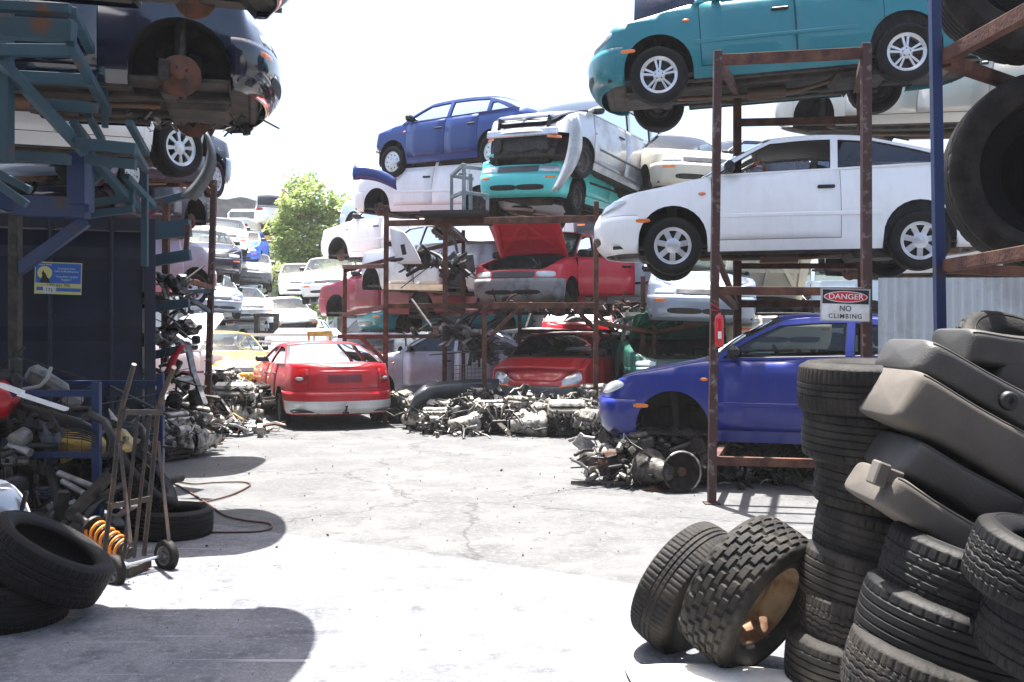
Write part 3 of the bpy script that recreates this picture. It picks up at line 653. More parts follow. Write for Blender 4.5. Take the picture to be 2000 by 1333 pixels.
    if lights and not (nobump and False):
        zn = min(K['nose'] - .01, .72 + dz)
        for s in (1, -1):
            if kind in ('coupe', 'tealsedan'): patch(vy(hw * .50), vx(xf - AF * .80), .60, .715, s, .022, 'ell', slope=.035).build('headlight', M_lamp, root); patch(vx(xf - AF * .98), vx(xf - AF * .98) + .16, .475, .515, s, .004, 'rnd').build('indicator', M_amber, root)
            elif kind == 'ka':
                patch(vy(hw * .56), vx(xf - AF * .8), .56, .74, s, .02, 'rnd', slope=.06).build('headlight', M_lamp, root); patch(vy(hw * .5), vx(xf - AF * .5), .535, .585, s, .026, 'rnd', slope=.02).build('indicator', M_amber, root)
            else:
                patch(vy(hw * .50), vx(xf - AF * .35), zb + .015, zn + .0, s, .012, 'rnd').build('headlight', M_lamp, root)
                patch(vy(hw * .62), vy(hw * .86), zb - .1, zb - .055, s, .006, 'rect').build('indicator', M_amber, root)
            patch(vx(WB / 2 - .26), vx(WB / 2 - .26) + .075, .735 + dz, .77 + dz, s, .012).build('side_repeater', M_amber, root)
            zt = K['tail'][1]
            if tail == 'wide': patch(vx(xr + AR * .5), vy(hw * .55, True), zt - .25, zt - .1, s, .012, 'rnd').build('taillight', M_redl, root)
            else: patch(vx(xr + AR * .5), vy(hw * .8, True), zb + .05, zt - .02, s, .012, 'rnd').build('taillight', M_redl, root)
        if kind not in ('coupe', 'tealsedan', 'ka') and not nobump:
            gr = MB(); zg0, zg1 = zb + .02, zn - .005
            for k in range(4 if grille == 'slats' else 1):
                z = lerp(zg0, zg1, (k + .5) / 4)
                for s in (1, -1): gr = join([gr, patch(0, vy(hw * .46), z - .012, z + .012, s, .006, 'rect', base=.006)])
            bk = MB()
            for s in (1, -1): bk = join([bk, patch(0, vy(hw * .47), zg0 - .005, zg1 + .005, s, .001, 'rect', base=.003)])
            go = gr.build('grille', mat('grille_' + col.name, (.09, .09, .1), .4) if grille == 'slats' else col, root); bk.build('grille_back', M_blk, go)
        if not nobump:
            for s in (1, -1): patch(0, vy(hw * (.62 if kind != 'ka' else .5)), .27 + dz, .36 + dz, s, .002, 'rnd', base=.018 if bumper else .006).build('air_intake', M_blk, root)
    if trim:
        for s in (1, -1): patch(vx(WB / 2 - RA - .02), vx(-WB / 2 + RA + .02), .50 + dz, .545 + dz, s, .012, 'rect', nn=16).build('side_trim', trim, root)
    for s in (1, -1):
        mm = MB(); p = Vector((xc - .22, s * (gy(xc - .22, ztop(xc - .22) + .08) + .09), ztop(xc - .22) + .08)); mm.box(p, (.1, .19, .12), bev=.035); mm.beam(p + Vector((.0, -s * .1, -.03)), p, .05, .04); mm.build('wing_mirror', M_blk if kind not in ('lux',) else col, root)
    # ---- wheels
    wt = wheels if isinstance(wheels, dict) else {}
    for ax, cx in (('F', WB / 2), ('R', -WB / 2)):
        for sd, s in (('L', 1), ('R', -1)):
            key = ax + sd
            if key in miss: continue
            kd = wt.get(key, wheels if isinstance(wheels, str) else 'steel')
            wy = hw - .10
            if kd == 'hub':
                w = link('brake_disc', rim_mesh('hub'), root)
            else:
                w = link('wheel', rim_mesh(kd, RW * .63), root)
                link('tyre', tyre_mesh('c%.2f' % RW, M_rub, rad=RW, wid=.18, rim=RW * .63, pat='car', n=96), w)
            w.location = (cx, s * wy, RW - .06); w.rotation_euler.z = 0 if s > 0 else math.pi
    c.hw, c.WB, c.RW, c.xf, c.xr, c.RA, c.H, c.gy, c.ztop, c.X = hw, WB, RW - .06, xf, xr, RA, H, gy, ztop, X
    return c
def place_side(c, F, Y, Rr, far=1, roll=0):
    """near-side front hub at photo pixel F and depth Y, near-side rear hub at pixel Rr; far=1: the rear is the farther end"""
    A = P(F[0], F[1], Y); d = Vector(((Rr[0] - 1000) / FX, 1, (HY - Rr[1]) / FX))
    # |A - t d| = WB
    a = d.dot(d); b = -2 * A.dot(d - Vector((0, 0, 0))) ; E = Vector((0, 0, EYE)); A0 = A - E
    b = -2 * A0.dot(d); cc = A0.dot(A0) - c.WB**2; D = b * b - 4 * a * cc
    t = (-b + far * math.sqrt(max(D, 0))) / (2 * a)
    if D < 0: print('place: wheelbase cannot reach', c.root['label'][:50], D)
    B = E + d * t; f = (A - B).normalized(); side = 1 if f.x < 0 else -1
    left = Vector((0, 0, 1)).cross(f).normalized(); up = f.cross(left)
    M = Matrix((f, left, up)).transposed()
    M = M @ Matrix.Rotation(roll, 3, 'X'); left = M.col[1]; up = M.col[2]
    wy = c.hw
    o = (A + B) / 2 - side * left * wy - up * c.RW
    c.root.matrix_world = Matrix.Translation(o) @ M.to_4x4(); c.root.location = o; c.root.rotation_euler = M.to_euler()
    print('side %-55s depthF %.1f depthR %.1f z %.2f' % (c.root['label'][:55], A.y, B.y, o.z)); return c
def place(c, px, py, Y, yaw, ref=None, pitch=0, roll=0):
    """local point ref (default: front centre at bumper height) at a photo pixel and depth; yaw -90 faces the camera"""
    if ref is None: ref = (c.xf, 0, .45)
    if ref == 'rear': ref = (c.xr, 0, .45)
    M = (Euler((0, 0, R(yaw))).to_matrix() @ Matrix.Rotation(R(-pitch), 3, 'Y') @ Matrix.Rotation(R(roll), 3, 'X'))
    o = P(px, py, Y) - M @ Vector(ref); c.root.location = o; c.root.rotation_euler = M.to_euler(); print('place %-54s z %.2f' % (c.root['label'][:54], o.z)); return c
# ------------------------------------------------------------------ engines and scrap
def engine_mb(rg, sc=1):
    """materials: 0 oily iron, 1 cast alloy, 2 black hose"""
    b = MB()
    b.box((0, 0, 0), (.5, .26, .3), mi=0, bev=.02); b.box((0, .02, .2), (.48, .24, .12), mi=1, bev=.02); b.box((0, .02, .29), (.46, .16, .06), mi=1, bev=.025)
    for k in range(4): b.box((-.18 + k * .12, .14, .19), (.07, .03, .06), mi=0, bev=.008); b.tube([(-.18 + k * .12, .15, .2), (-.18 + k * .12 + rg.uniform(-.02, .02), .22, .17), (-.1 + k * .07, .24, .02)], .018, 7, mi=0)
    b.box((0, .24, -.02), (.26, .06, .06), mi=0, bev=.02)
    b.tube([(-.26, -.02, -.02), (-.3, -.02, -.02)], .085, 18, mi=0); b.tube([(-.27, .08, .16), (-.3, .08, .16)], .06, 16, mi=0); b.tube([(-.27, -.1, .14), (-.3, -.1, .14)], .045, 14, mi=1)
    b.lathe([(.16, 0), (.19, .03), (.19, .06), (.13, .2), (.1, .3), (.07, .45), (.001, .45)], 20, axis='x', c=(.25, 0, -.02), mi=1)
    for k in range(6): t = k * math.pi / 3; b.beam((.29, .17 * math.cos(t), -.02 + .17 * math.sin(t)), (.5, .11 * math.cos(t), -.02 + .11 * math.sin(t)), .012, .02, mi=1)
    for k in range(7): x = rg.uniform(-.22, .22); b.tube([(x, -.16, rg.uniform(-.1, .1)), (x, -.13, rg.uniform(-.1, .1))], rg.uniform(.025, .05), 10, mi=rg.choice((0, 1)))
    for k in range(16):
        p = Vector((rg.uniform(-.3, .5), rg.uniform(-.2, .25), rg.uniform(-.05, .3))); pts = [p]
        for q in range(4): p = p + Vector((rg.uniform(-.14, .14), rg.uniform(-.09, .09), rg.uniform(-.08, .08))); pts.append(p)
        b.tube(pts, rg.uniform(.005, .015), 6, mi=rg.choice((2, 2, 2, 1)))
    for k in range(46): b.box((rg.uniform(-.28, .4), rg.choice((-.17, .17)) + rg.uniform(-.03, .03), rg.uniform(-.14, .28)), (rg.uniform(.015, .09), rg.uniform(.015, .06), rg.uniform(.015, .08)), rot=(rg.random(), rg.random(), rg.random()), mi=rg.choice((0, 0, 1, 1)), bev=.006)
    b.tube([(-.1, -.2, .12), (.06, -.2, .12)], .06, 14, mi=1); b.box((0, 0, -.18), (.42, .22, .1), mi=0, bev=.04)
    if sc != 1: b.xf(Matrix.Scale(sc, 4))
    return b
def G(px, py, z=0): Y = (EYE - z) * FX / (py - HY); return P(px, py, Y)
# ------------------------------------------------------------------ ground
def ground_mat(key, c1, c2, c3, crack=True, scr=False):
    m = bpy.data.materials.new(key); m.use_nodes = True; nt = m.node_tree; b = nt.nodes['Principled BSDF']; L_ = nt.links.new
    tc = nt.nodes.new('ShaderNodeTexCoord')
    def noise_(sc, det=8, ro=.6): n = nt.nodes.new('ShaderNodeTexNoise'); n.inputs['Scale'].default_value = sc; n.inputs['Detail'].default_value = det; n.inputs['Roughness'].default_value = ro; L_(tc.outputs['Object'], n.inputs['Vector']); return n
    def ramp(a, p0, p1, ca, cb): r = nt.nodes.new('ShaderNodeValToRGB'); e = r.color_ramp.elements; e[0].position = p0; e[1].position = p1; e[0].color = (*ca, 1); e[1].color = (*cb, 1); L_(a, r.inputs[0]); return r
    def mix(f, a, bb, mode='MIX'): x = nt.nodes.new('ShaderNodeMix'); x.data_type = 'RGBA'; x.blend_type = mode; L_(f, x.inputs[0]) if not isinstance(f, float) else None; 
    n1 = noise_(1.3); n2 = noise_(4.5); n3 = noise_(90, 3, .8)
    r1 = ramp(n1.outputs[0], .42, .58, c1, c2)
    def mx(f, A, B):
        x = nt.nodes.new('ShaderNodeMix'); x.data_type = 'RGBA'
        if isinstance(f, (int, float)): x.inputs[0].default_value = f
        else: L_(f, x.inputs[0])
        for s_, v in ((x.inputs[6], A), (x.inputs[7], B)):
            if isinstance(v, tuple): s_.default_value = (*v, 1)
            else: L_(v, s_)
        return x.outputs[2]
    bw = lambda a, p0, p1: ramp(a, p0, p1, (0, 0, 0), (1, 1, 1)).outputs[0]
    n4 = noise_(19, 6, .75); o = mx(bw(n2.outputs[0], .52, .68), r1.outputs[0], c3); o = mx(bw(n4.outputs[0], .50, .66), o, tuple(x * 1.25 for x in c2))
    o = mx(bw(n3.outputs[0], .5, .72), o, tuple(x * .55 for x in c1))
    if crack:
        v = nt.nodes.new('ShaderNodeTexVoronoi'); v.feature = 'DISTANCE_TO_EDGE'; v.inputs['Scale'].default_value = .33
        wv = noise_(1.5, 6); ad = nt.nodes.new('ShaderNodeVectorMath'); ad.operation = 'MULTIPLY_ADD'; ad.inputs[1].default_value = (.9, .9, .9); L_(wv.outputs[1], ad.inputs[0]); L_(tc.outputs['Object'], ad.inputs[2]); L_(ad.outputs[0], v.inputs['Vector'])
        o = mx(ramp(v.outputs[0], .0, .008, (.75, .75, .75), (0, 0, 0)).outputs[0], o, tuple(x * .3 for x in c1))
    if scr:
        for ang, sc in ((.6, 1.0), (2.3, 1.4)):
            mp = nt.nodes.new('ShaderNodeMapping'); mp.inputs['Rotation'].default_value = (0, 0, ang); mp.inputs['Scale'].default_value = (.35 * sc, 9 * sc, 1); L_(tc.outputs['Object'], mp.inputs[0])
            n = nt.nodes.new('ShaderNodeTexNoise'); n.inputs['Scale'].default_value = 1.6; n.inputs['Detail'].default_value = 4; L_(mp.outputs[0], n.inputs['Vector'])
            o = mx(bw(n.outputs[0], .64, .72), o, tuple(min(1, x * 1.7) for x in c2))
    L_(o, b.inputs['Base Color']); b.inputs['Roughness'].default_value = .85
    bp = nt.nodes.new('ShaderNodeBump'); bp.inputs['Strength'].default_value = .5; bp.inputs['Distance'].default_value = .012; L_(n3.outputs[0], bp.inputs['Height']); L_(bp.outputs[0], b.inputs['Normal'])
    return m
def sheet(name, pts, z, m, kind='structure'):
    b = MB(); b.add([(x, y, z) for x, y in pts], [list(range(len(pts)))]); return tag(b.build(name, m), kind=kind)
sheet('ground', [(-400, -20), (400, -20), (400, 700), (-400, 700)], 0, ground_mat('asphalt', (.084, .085, .088), (.118, .119, .120), (.066, .066, .068)))
sheet('pavement', [(-9, 10.9), (-4.2, 9.2), (-2.2, 7.75), (-.5, 6.75), (.75, 5.95), (2.4, 5.2), (6, 3.6), (6, -6), (-9, -6)], .004, ground_mat('concrete', (.115, .12, .138), (.20, .20, .212), (.07, .074, .085), crack=False, scr=True))
# ------------------------------------------------------------------ text
def text(s, size, m, parent, M, name='lettering', ext=.001, align='CENTER', spacing=1, sx=1):
    cu = bpy.data.curves.new('t', 'FONT'); cu.body = s; cu.size = size; cu.align_x = align; cu.align_y = 'CENTER'; cu.extrude = ext; cu.space_character = spacing; cu.offset = size * .004
    o = bpy.data.objects.new('t', cu); COL.objects.link(o); bpy.context.view_layer.update()
    me = bpy.data.meshes.new_from_object(o.evaluated_get(bpy.context.evaluated_depsgraph_get())); bpy.data.objects.remove(o)
    me.materials.clear(); me.materials.append(m); me.transform(M @ Matrix.Diagonal((sx, 1, 1, 1))); me.name = name
    return link(name, me, parent)
FACE = Euler((R(90), 0, 0)).to_matrix().to_4x4()       # upright, facing the camera side (-Y)
# ------------------------------------------------------------------ colours
white = paint('white', (.86, .87, .88), .08); cream = paint('cream', (.62, .58, .47), .3); red = paint('red', (.50, .004, .014), .05); maroon = paint('maroon', (.17, .003, .02), .06)
red2 = paint('bright_red', (.62, .012, .035), .06); blue = paint('blue', (.004, .017, .21), .03); echoblue = paint('royal_blue', (.006, .038, .20), .04); teal = paint('teal', (.004, .17, .21), .05)
turq = paint('turquoise', (.08, .60, .58), .1); navy = paint('navy', (.003, .005, .026), .03, rough=.2); silver = mat('paint_silver', (.50, .52, .56), .3, .45, col2=(.36, .36, .37), scale=2, coat=.5, rvar=.2)
lilac = mat('paint_lilac_silver', (.50, .49, .57), .3, .35, col2=(.4, .38, .42), scale=2, coat=.5); yellow = paint('yellow', (.75, .42, .01), .1); beige = paint('beige', (.42, .34, .2), .2)
ice = paint('ice_blue', (.55, .66, .72), .1); sblue = paint('strong_blue', (.02, .10, .55), .08); green = paint('dark_green', (.01, .11, .08), .1); steelb = mat('paint_steel_blue', (.30, .36, .45), .3, .4, coat=.5)
navyg = mat('paint_navy_gloss', (.0015, .0025, .014), .12, col2=(.006, .008, .02), scale=2, coat=1.0)
pinkw = paint('pale_pink_white', (.72, .66, .68), .1)
# ------------------------------------------------------------------ RIGHT RACK
A = car('tealsedan', teal, 'teal sedan with five spoke alloy wheels, topmost in the near right rack', wheels={'FL': 'alloy', 'RL': 'alloy', 'FR': 'steel', 'RR': 'steel'}, tint=G_tint, trim=teal)
place(A, 1287, 145, 10.3, 172, ref=(A.WB / 2, A.hw, A.RW), pitch=-3.4)
B = car('coupe', white, 'white two door coupe with a flower garland inside, above the blue coupe', wheels={'FL': 'star', 'RL': 'star', 'FR': 'steel', 'RR': 'steel'}, tint=G_tint, lamps='openwin', trim=white)
place(B, 1314, 480, 10.35, 172, ref=(B.WB / 2, B.hw, B.RW), pitch=-.6)
C_ = car('coupe', blue, 'deep blue two door coupe without front wheels at the bottom of the near right rack', wheels='steel', miss=('FL', 'FR'), tint=G_mid, trim=blue)
place(C_, 1312, 848, 9.65, 163, ref=(C_.WB / 2, C_.hw, C_.RW))
def local(c, p): 
    bpy.context.view_layer.update(); return c.root.matrix_world @ Vector(p)
# garland in the white coupe
lei = thing('flower_garland', 'bright artificial flower garland hanging from the mirror inside the white coupe', 'garland')
p0 = local(B, (B.X(1.75), .12, 1.18)); lei.location = p0
for i in range(26):
    t = i / 26 * 2 * math.pi; q = Vector((math.cos(t) * .055 + rnd.uniform(-.02, .02), rnd.uniform(-.03, .03), math.sin(t) * .10 - .1))
    cl = [(.9, .02, .1), (.95, .6, .02), (.95, .95, .9), (.9, .15, .4)][i % 4]; fb = MB()
    for k in range(5):
        a = k * 2 * math.pi / 5; fb.add([q, q + Vector((math.cos(a - .5) * .018, -.01, math.sin(a - .5) * .018)), q + Vector((math.cos(a) * .028, -.004, math.sin(a) * .028)), q + Vector((math.cos(a + .5) * .018, -.01, math.sin(a + .5) * .018))], [(0, 1, 2, 3)])
    fb.build('flower', mat('petal%d' % (i % 4), cl, .8), lei)
def rack(name, label, beams, m=M_rust, cat='rack', group=None, posts=()):
    o = thing(name, label, cat, group, loc=(beams + list(posts))[0][0])
    base = Vector(o.location)
    for nm, lst in (('post', posts), ('beam', beams)):
        for bm_ in lst:
            a, b, w = Vector(bm_[0]) - base, Vector(bm_[1]) - base, bm_[2]; h = bm_[3] if len(bm_) > 3 else w
            g = MB(); g.beam(a, b, w, h)
            if nm == 'post' and min(bm_[0].z, bm_[1].z) < .05: f = a if a.z < b.z else b; g.box(f + Vector((0, 0, .006)), (w * 2, w * 2, .012))
            g.build(nm, bm_[4] if len(bm_) > 4 else m, o, bevel=.004)
    return o
Y1, Y2 = 8.72, 8.5
def V(x, y, z): return Vector((x, y, z))
def PZ(px, Y, z): return Vector(((px - 1000) / FX * Y, Y, z))
rack('storage_rack', 'tall rust brown steel rack holding the teal, white and blue cars on the right',
     beams=[(P(1404, 118, Y1), P(1690, 104, Y2), .055, .09), (P(1404, 568, Y1), P(1690, 570, Y2), .055, .07), (P(1396, 900, Y1), P(1690, 908, Y2), .055, .075),
            (P(1440, 240, 11.2), P(1680, 235, 11), .06, .08), (P(1435, 594, 11.2), P(1700, 594, 11), .06, .08), (P(1440, 520, 11.5), P(1680, 520, 11.2), .06, .06),
            (P(1404, 120, Y1), P(1440, 182, 11.3), .06, .08), (P(1690, 106, Y2), P(1672, 175, 11.1), .06, .08), (P(1404, 568, Y1), P(1436, 600, 11.3), .06, .07), (P(1690, 575, Y2), P(1680, 598, 11.1), .06, .07),
            (P(1396, 900, Y1), P(1436, 840, 11.3), .06, .07), (P(1400, 500, Y1), P(1440, 600, 11.3), .05, .05)],
     posts=[(PZ(1390, Y1, 0), P(1402, 100, Y1), .068, .068, M_rustl), (PZ(1693, Y2, 0), P(1691, 86, Y2), .076, .076, M_rustl), (PZ(1440, 11.3, 0), P(1440, 160, 11.3), .08), (PZ(1686, 11.1, 0), P(1682, 160, 11.1), .08)])
# danger sign
sg = thing('safety_sign', 'white danger no climbing sign fixed to the rusty rack post above the tyre stack', 'sign', loc=P(1651, 596, 8.42))
tw, thh = .42, .272; M_sw = mat('sign_white', (.75, .77, .78), .35, col2=(.6, .6, .58), scale=5); M_sb = mat('sign_black', (.012, .012, .014), .4); M_sr = mat('sign_red', (.55, .01, .02), .35)
b = MB(); b.box((0, 0, 0), (tw, .006, thh), bev=.002); plate = b.build('sign_plate', M_sw, sg)
fr = MB()
for z in (-1, 1): fr.box((0, -.004, z * (thh / 2 - .004)), (tw, .004, .008)); fr.box((z * (tw / 2 - .004), -.004, 0), (.008, .004, thh - .016))
fr.build('sign_border', mat('sign_border', (.3, .31, .33), .4), sg)
b = MB(); b.box((0, -.005, .066), (tw - .03, .003, .115)); b.build('black_panel', M_sb, sg)
for k, (a, c2, dy, mm) in enumerate([(.185, .046, -.0075, M_sw), (.176, .040, -.009, M_sr)]):
    b = MB(); n = 40; b.add([(a * math.cos(2 * math.pi * i / n), dy, .066 + c2 * math.sin(2 * math.pi * i / n)) for i in range(n)], [list(range(n))[::-1]]); b.build('oval', mm, sg)
text('DANGER', .062, M_sw, sg, Matrix.Translation((0, -.0105, .066)) @ FACE, sx=1.18)
text('NO', .064, M_sb, sg, Matrix.Translation((0, -.005, -.032)) @ FACE); text('CLIMBING', .054, M_sb, sg, Matrix.Translation((0, -.005, -.095)) @ FACE, spacing=1.2)
sg.rotation_euler = (0, R(1.5), R(4))
# fire extinguisher
fe = thing('fire_extinguisher', 'red fire extinguisher hung on the rusty rack post beside the blue coupe', 'extinguisher', loc=P(1405, 678, 8.62))
M_fer = mat('extinguisher_red', (.55, .008, .012), .3, coat=.5)
b = MB(); b.lathe([(.001, 0), (.034, .003), (.038, .02), (.038, .23), (.03, .262), (.014, .275), (.012, .29), (.001, .29)], 24, axis='z'); b.build('cylinder', M_fer, fe)
b = MB(); b.box((0, 0, .30), (.03, .025, .025), bev=.004); b.tube([(0, 0, .3), (.03, -.01, .29), (.045, -.01, .22), (.046, -.01, .1)], .007, 6); b.build('valve', M_blk, fe)
b = MB(); b.beam((.01, 0, .315), (-.07, -.0, .37), .014, .006); b.beam((.01, 0, .30), (-.075, 0, .315), .014, .006); b.build('handle', M_fer, fe)
b = MB(); b.add([(.039 * math.sin(t), -.039 * math.cos(t), z) for z in (.07, .13) for t in (-.5, -.25, 0, .25)], [(0, 1, 5, 4), (1, 2, 6, 5), (2, 3, 7, 6)], 0, True); b.build('paper_tag', M_sw, fe)
b = MB(); b.box((0, .03, .2), (.03, .03, .14)); b.build('bracket', M_blk, fe)
# near right: blue post rack with lorry tyres
PX, PY = 2.115, 5.0
rack('tyre_rack', 'blue post rack with rusty angle shelves carrying lorry tyres at the right edge', m=M_rust,
     beams=[(V(PX, PY, 2.82), V(PX + .12, 3.0, 2.82), .05, .07), (V(PX, PY, 1.80), V(PX + .12, 3.0, 1.84), .05, .06), (V(PX, PY, 2.80), V(3.6, 6.2, 2.78), .06, .06), (V(PX, PY, 1.79), V(3.6, 5.4, 1.75), .05, .05),
            (V(PX + .12, 3.0, 2.82), V(3.7, 3.2, 2.82), .05, .06), (V(PX + .9, PY - 0, 2.80), V(PX + .9, 3.0, 2.8), .05, .05), (V(PX + .9, PY, 1.79), V(PX + .9, 3.0, 1.8), .05, .05)],
     posts=[(V(PX + .0, PY, 0), V(PX - .06, PY, 3.6), .048, .048, M_bluep), (V(PX + .16, 2.9, 0), V(PX + .16, 2.9, 3.7), .06, .06, M_bluep), (V(3.7, 5.4, 0), V(3.7, 5.4, 3.7), .06, .06, M_bluep)])
def tyre(label, c, axis, spin=0, pat='car', rad=.3, wid=.19, rim=.19, mt=M_rub, group=None, n=216, name='tyre', cat='tyre', worn=.15, rimk=None, rimm=None):
    me = tyre_mesh('%s%.2f%.2f%.2f%s' % (pat, rad, wid, rim, worn), mt, rad=rad, wid=wid, rim=rim, pat=pat, n=n, worn=worn)
    q = Vector((0, 1, 0)).rotation_difference(Vector(axis).normalized()).to_matrix() @ Matrix.Rotation(spin, 3, 'Y')
    if rimk:
        o = link('wheel', rimk, None); link('tyre', me, o); tag(o, label, 'wheel', group)
    else: o = tag(link(name, me), label, cat, group)
    o.location = c; o.rotation_euler = q.to_euler(); return o
tyre('huge worn lorry tyre on the lower rusty shelf at the right edge', P(2050, 336, 5.2), (-.22, -.97, .02), pat='rib', rad=.505, wid=.28, rim=.355, mt=M_rubold, name='lorry_tyre', cat='lorry tyre', n=200)
tyre('huge lorry tyre on the upper rusty shelf at the top right corner', P(2015, -72, 5.2), (-.2, -.97, .05), pat='rib', rad=.50, wid=.28, rim=.33, mt=M_rubold, name='lorry_tyre', cat='lorry tyre', n=200, spin=.3)
tyre('second lorry tyre standing directly behind the huge worn one on the lower shelf', P(2060, 345, 5.55), (-.22, -.97, .02), pat='rib', rad=.50, wid=.28, rim=.30, mt=M_rub, name='lorry_tyre', cat='lorry tyre', n=160)  # backing tyre added so the hole of the front one looks dark
tyre('third lorry tyre at the back of the lower rusty shelf', P(2070, 352, 5.9), (-.22, -.97, .02), pat='plain', rad=.48, wid=.28, rim=.12, mt=M_rub, name='lorry_tyre', cat='lorry tyre', n=96)  # further backing tyre, added to close the hole with darkness
tyre('lorry tyre behind the other one on the upper rusty shelf', P(2020, -60, 5.6), (-.2, -.97, .05), pat='plain', rad=.49, wid=.28, rim=.14, mt=M_rub, name='lorry_tyre', cat='lorry tyre', n=96)
# corrugated fence
def corrug(label, x0, y0, x1, y1, z0, z1, m, pitch=.076, amp=.012, name='corrugated_fence'):
    n = int(math.hypot(x1 - x0, y1 - y0) / pitch * 6); d = Vector((x1 - x0, y1 - y0, 0)).normalized(); nn = Vector((-d.y, d.x, 0)); top = []; bot = []
    for i in range(n + 1):
        t = i / n; p = Vector((lerp(x0, x1, t), lerp(y0, y1, t), 0)) + nn * amp * math.sin(2 * math.pi * i / 6); top.append(p + V(0, 0, z1)); bot.append(p + V(0, 0, z0))
    b = MB(); b.grid([bot, top], sm=False); return tag(b.build(name, m), label, 'fence')
M_cor = mat('weathered_white_metal', (.46, .50, .53), .5, .2, col2=(.36, .38, .39), scale=3, rvar=.2)
corrug('weathered white corrugated metal fence behind the tyre stack and seats', 2.95, 8.25, 9, 8.0, 0, 1.9, M_cor)
scw = MB()
for k in range(14): scw.tube([(3.0 + k * .23, 8.20, 1.84), (3.0 + k * .23, 8.23, 1.84)], .008, 6)
# ---- tyre stacks
NT = 'stacked car tyres on the right'
xl = [(1557, 757, 4.3, 0, 'road'), (1566, 846, 4.3, 2, 'rib'), (1590, 934, 4.3, 6, 'car'), (1589, 1026, 4.28, 9, 'car'), (1563, 1112, 4.25, 8, 'rib'), (1560, 1197, 4.22, 6, 'zig'), (1532, 1282, 4.2, 4, 'rib')]
nmL = ['sunlit dusty car tyre on top of the left tyre stack', 'ribbed dark tyre second from the top of the left tyre stack', 'tyre third from the top of the left tyre stack, shifted right', 'tilted tyre in the middle of the left tyre stack', 'ribbed tyre third from the bottom of the left tyre stack', 'small tyre second from the bottom of the left tyre stack', 'dusty bottom tyre of the left tyre stack, jutting left']
rnds = random.Random(3)
for i, (x, y, Y, t, pt) in enumerate(xl):
    r_ = .30 if i != 5 else .285
    tyre(nmL[i], P(x, y, Y) + V(r_ + .01, .0, -.5 * math.sin(R(t)) * .55), (math.sin(R(t)), -.03, math.cos(R(t))), spin=rnds.random() * 6, pat=pt, rad=r_, wid=.205 if i else .2, mt=M_rubold, group=NT, worn=.2)
xr_ = [(1728, 1085, 3.62, 15, 'car', 'big tyre under the seats, upper of the right tyre stack'), (1681, 1185, 3.6, 14, 'rib', 'wide tyre second from the top of the right tyre stack'), (1653, 1290, 3.55, 13, 'zig', 'tyre at the bottom frame edge in the right tyre stack')]
for i, (x, y, Y, t, pt, lb) in enumerate(xr_):
    tyre(lb, P(x, y, Y) + V(.325, 0, -.32 * math.sin(R(t))), (math.sin(R(t)), -.05, math.cos(R(t))), spin=rnds.random() * 6, pat=pt, rad=.325, wid=.215, rim=.2, mt=M_rub if i != 2 else M_rubold, group=NT)
tyre('lowest tyre carrying the right tyre stack', V(1.6, 3.55, .11), (0, 0, 1), pat='rib', rad=.32, wid=.21, group=NT)
tyre('upper tyre cut off by the right frame edge beside the seats', P(2085, 1130, 3.2), (.25, -.15, .95), pat='zig', rad=.30, wid=.2, group=NT)
tyre('lower tyre cut off by the right frame edge', P(2120, 1262, 3.15), (.2, -.1, .97), pat='car', rad=.31, wid=.2, group=NT)
tyre('muddy lugged tyre behind the topmost grey seat', P(1990, 735, 4.5), (.25, -.6, .75), pat='block', rad=.33, wid=.24, rim=.2, mt=M_rubold, n=192)
tyre('dark tyre lying far right under the seats in shade', V(2.3, 3.9, .12), (0, .1, 1), pat='rib', rad=.32, wid=.21, group=NT)
M_rr = mat('rusty_yellow_rim', (.30, .22, .13), .7, .1, col2=(.14, .06, .03), scale=6, thr=(.42, .6), bump=.3)
def rim_custom(rad, w, m, holes, key):
    b = MB(); r = rad; b.lathe([(r, w), (r + .008, w + .006), (r - .008, w + .006), (r - .016, w - .012), (r - .028, w - .03), (r - .035, -w * .3), (r - .014, -w), (r + .004, -w - .004), (r, -w)], 64)
    n = 64; dr_ = .06
    rr = [.045, .075, .09, .115, .140, r - .032]; hh = [-.02, -.015, .005, .0, -.012, -.01]; vs = []
    for k in range(n):
        t = 2 * math.pi * k / n
        for a, h in zip(rr, hh): vs.append((a * math.cos(t), h, a * math.sin(t)))
    fs = []
    for k in range(n):
        for i in range(5):
            if i == 3 and (k % (n // holes)) < 2 + (holes < 9) * 2: continue
            fs.append((k * 6 + i, k * 6 + i + 1, ((k + 1) % n) * 6 + i + 1, ((k + 1) % n) * 6 + i))
    b.add(vs, fs, 0, True); return b.mesh('wheel', [m])
ax = Vector((.62, -.58, -.40)).normalized()
tyre('ribbed road tyre on a slotted dark steel wheel leaning against the lugged off road wheel', P(1348, 1150, 4.78), ax, pat='road', rad=.315, wid=.21, rim=.19, mt=M_rubold, rimk=rim_custom(.19, .08, M_steelw, 16, 'a'), spin=1)
tyre('chunky off road tyre on a rusty yellow wheel leaning on the tyre stack', P(1468, 1160, 4.42), Vector((.60, -.62, -.40)), pat='block', rad=.335, wid=.25, rim=.2, mt=M_rubold, rimk=rim_custom(.2, .09, M_rr, 8, 'b'), n=208)
